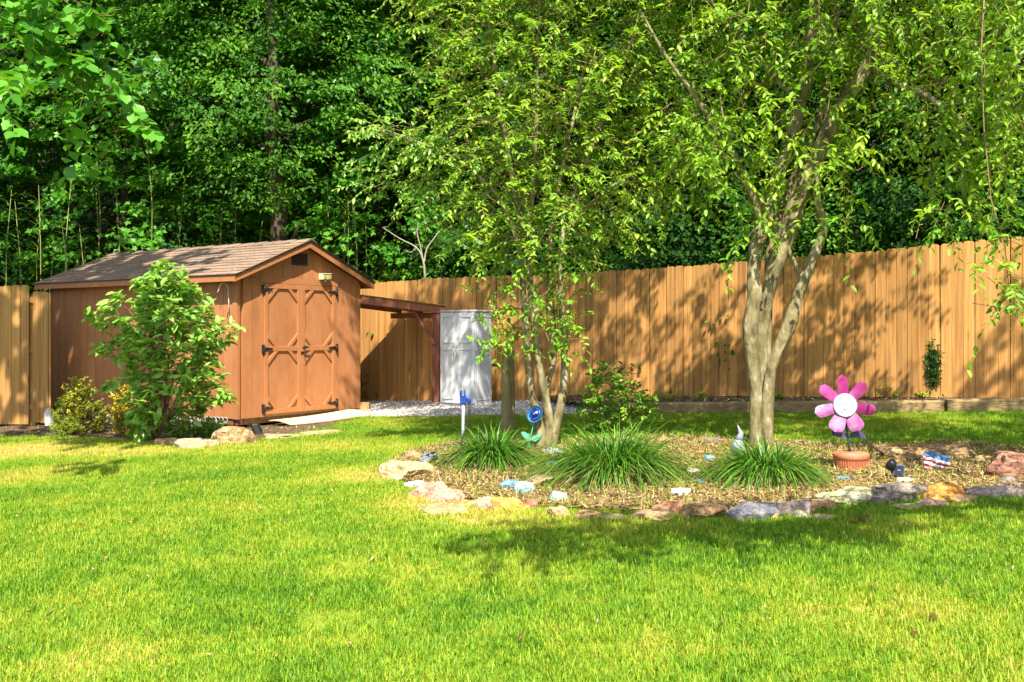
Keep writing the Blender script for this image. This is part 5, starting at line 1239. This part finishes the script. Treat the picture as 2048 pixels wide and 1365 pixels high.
def forest_trunk(seed, H, r_):
    rg_ = random.Random(seed); mb = MB(); pts = [Vector((0,0,-.3))]
    for i in range(1,9): pts.append(pts[-1]+Vector((rg_.gauss(0,.10), rg_.gauss(0,.10), H*.93/8)))
    mb.tube(pts, [r_*(1.25 if i == 0 else 1-.105*i) for i in range(9)], 10, True, .08)
    for i in range(7):
        b = pts[rg_.randint(2,7)]; a = rg_.uniform(0,6.283); l = rg_.uniform(1.2,2.2)
        mb.tube([b, b+Vector((math.cos(a)*l*.5, math.sin(a)*l*.5, .5)), b+Vector((math.cos(a)*l, math.sin(a)*l, .8))], [r_*.3, r_*.2, r_*.05], 6)
    return mb.mesh('trunk', 'bark_dark')
CR = [forest_crown(101, 12, 2.4, 2.9, 800, 46, .115, 'maple', 'leaf_maple'), forest_crown(102, 11, 1.6, 2.6, 1100, 56, .085, 'oval', 'leaf_forest'), forest_crown(103, 12, 1.2, 2.7, 1000, 54, .095, 'oval', 'leaf_dark'), forest_crown(104, 11.5, 3.4, 2.9, 1050, 56, .085, 'oval', 'leaf_forest')]
TR = [forest_trunk(i, 11, .13+.03*i) for i in range(4)]
def ftree(x_, y_, v, s_, rot, label):
    z_ = float(gz(x_, y_))-.1; t_ = thing('forest_tree', label, 'tree', (x_, y_, z_), rot, 'trees in the woods behind the fence'); t_.scale = (s_, s_, s_*1.0)
    for nm, me_ in (('crown', CR[v]), ('trunk', TR[v])):
        o_ = bpy.data.objects.new(nm, me_); col.objects.link(o_); o_.parent = t_
for a in [
 (-15.0,19.0,1,1.0,.3,'woodland tree at the far left beyond the fence'),(-11.2,18.6,2,1.0,1.2,'dark woodland tree above the left picket fence'),(-8.0,20.2,0,1.0,2.2,'broad maple above the left end of the shed roof'),
 (-4.75,19.4,3,1.05,4.1,'woodland tree whose trunk shows above the shed ridge'),(-2.6,20.8,0,.95,5.0,'maple with bright leaves right of the shed roof peak'),(.3,20.0,2,1.0,.9,'dark woodland tree behind the left myrtle'),
 (2.6,18.6,1,.95,3.3,'woodland tree behind the gap between the two myrtles'),(4.6,17.4,2,.95,1.9,'dark woodland tree behind the right myrtle'),(6.7,15.9,1,.9,2.6,'woodland tree behind the fence right of the right myrtle'),
 (8.8,14.6,2,.9,4.4,'dark woodland tree at the far right behind the fence'),(11.2,14.2,0,.95,.2,'maple beyond the right edge of the fence'),
 (-13.0,23.0,2,1.15,.5,'second row dark tree at the far left'),(-6.5,24.0,1,1.2,1.5,'second row tree behind the shed'),(-1.5,24.5,2,1.2,2.9,'second row dark tree right of the shed'),(3.5,23.0,1,1.15,5.5,'second row tree behind the left myrtle crown'),
 (7.6,20.8,2,1.15,3.9,'second row dark tree behind the right myrtle'),(11.5,19.0,1,1.1,.8,'second row tree beyond the right edge')]: ftree(*a)
# understorey shrubs
US = [forest_crown(201, 3.4, .2, 1.25, 190, 44, .10, 'oval', 'leaf_forest'), forest_crown(202, 3.6, .2, 1.3, 190, 44, .11, 'oval', 'leaf_dark')]
for i, (x_, y_, v, s_, lab) in enumerate([(-12.5,17.2,0,.9,'understorey shrub behind the left picket fence'),(-1.6,18.9,0,.9,'leafy bush above the fence right of the shed'),(.6,17.6,1,.8,'dark bush above the fence behind the left myrtle'),
   (2.4,16.4,1,.85,'dark bush above the fence between the two myrtles'),(4.2,15.3,0,.85,'leafy bush above the fence left of the right myrtle trunk'),(5.9,14.5,1,.85,'dark bush above the fence right of the right myrtle trunk'),(7.6,13.4,0,.8,'leafy bush above the fence at the right edge'),(-6.2,19.0,1,.95,'dark bush behind the shed ridge')]):
    t_ = thing('understorey_shrub', lab, 'shrub', (x_, y_, float(gz(x_, y_))), i*1.3, 'understorey shrubs behind the fence'); t_.scale = (s_,)*3
    o_ = bpy.data.objects.new('foliage', US[v]); col.objects.link(o_); o_.parent = t_
    MB().tube([(0,0,-.1),(.05,0,1),(.1,.1,2.4)], [.04,.03,.01], 6).build('stem', 'bark_dark', t_)
# bamboo canes
bl = []
for sd in range(3):
    rg_ = np.random.default_rng(300+sd); H = 3.6+.5*sd; n = 70
    cane = MB().tube([(0,0,-.1),(.03*sd,.02,H*.4),(.06,.03*sd,H*.75),(.16,.05,H)], [.014,.012,.009,.004], 6).mesh('cane', 'green_cane')
    z_ = rg_.uniform(.8, H, n); a = rg_.uniform(0,6.283,n); pp = np.stack([.05*np.cos(a)+.12*(z_/H)**2, .05*np.sin(a)+.05, z_], 1)
    bl.append((cane, ribbons('strap_leaves', pp, a, rg_.uniform(.7,1.4,n), rg_.uniform(.25,.42,n), rg_.uniform(.018,.03,n), rg_.uniform(.2,.8,n), 'blade_bamboo', rg_.random(n), 4, rg_.normal(0,.4,n))))
rg_ = random.Random(8)
for i in range(34):
    px = rg_.uniform(165, 520) if i < 26 else rg_.uniform(640, 770); Y_ = rg_.uniform(17.6, 18.8) if i < 26 else rg_.uniform(18.2, 18.9)
    if i < 8: Y_ = rg_.uniform(16.6, 17.6); px = rg_.uniform(-40, 150)
    x_ = (px-CX)/F*Y_
    t_ = thing('bamboo_cane', ('slender bamboo cane with strap leaves above the left picket fence' if i < 8 else 'slender bamboo cane with strap leaves rising behind the shed roof' if i < 26 else 'slender bamboo cane with strap leaves right of the shed roof peak'), 'bamboo', (x_, Y_, float(gz(x_, Y_))), rg_.uniform(0,6.28), 'bamboo canes behind the shed')
    s_ = rg_.uniform(.75, 1.05); t_.scale = (s_,)*3; c_, l_ = bl[i % 3]
    for nm, me_ in (('cane', c_), ('strap_leaves', l_)):
        o_ = bpy.data.objects.new(nm, me_); col.objects.link(o_); o_.parent = t_
# bare pale sapling above the fence
bs = thing('bare_sapling', 'bare pale forked sapling standing above the fence right of the shed', 'sapling', (P(850,0,17.0).x, 17.0, float(gz(P(850,0,17.0).x,17.0))))
for i, st in enumerate([[(850,640,5),(850,560,5),(846,520,4.5),(832,495,3.5),(800,478,2.5),(765,455,1.5)],[(848,530,4),(853,500,3.5),(866,480,2.5),(880,462,1.2)],[(846,520,3.5),(840,490,3),(834,465,2),(838,440,1.2)],[(832,495,2.5),(822,505,1.5),(808,500,.8)]]):
    stem_obj(bs, [(a[0], a[1], a[2]*.5, 17.0) for a in st], 'bark_pale', 6, .1, i, 'branch')
# the wood beyond
rg_ = np.random.default_rng(77); n = 60000
px_ = rg_.uniform(-30, 24, n); yy_ = 26.0+rg_.uniform(-1,3,n) - .18*np.maximum(px_,0)*2; zz_ = rg_.random(n)**.9*16
hole = np.sin(px_*1.1)+np.sin(zz_*1.3+px_*.6) > -1.1
pp = np.stack([px_, yy_+.8*np.sin(px_*1.4+zz_), zz_], 1)[hole]; m_ = len(pp)
me_ = leaves('distant_wood', pp, rg_.normal(0,.6,(m_,3))+np.array([0,-.3,-.5]), rg_.normal(0,.5,(m_,3))+np.array([0,-.5,.7]), rg_.uniform(.2,.34,m_), rg_.uniform(.12,.2,m_), 'leaf_dark', 'kite', rg_)
tag(npobj('distant_wood', me_), 'dense dark wood filling the background', 'woodland', kind='stuff')
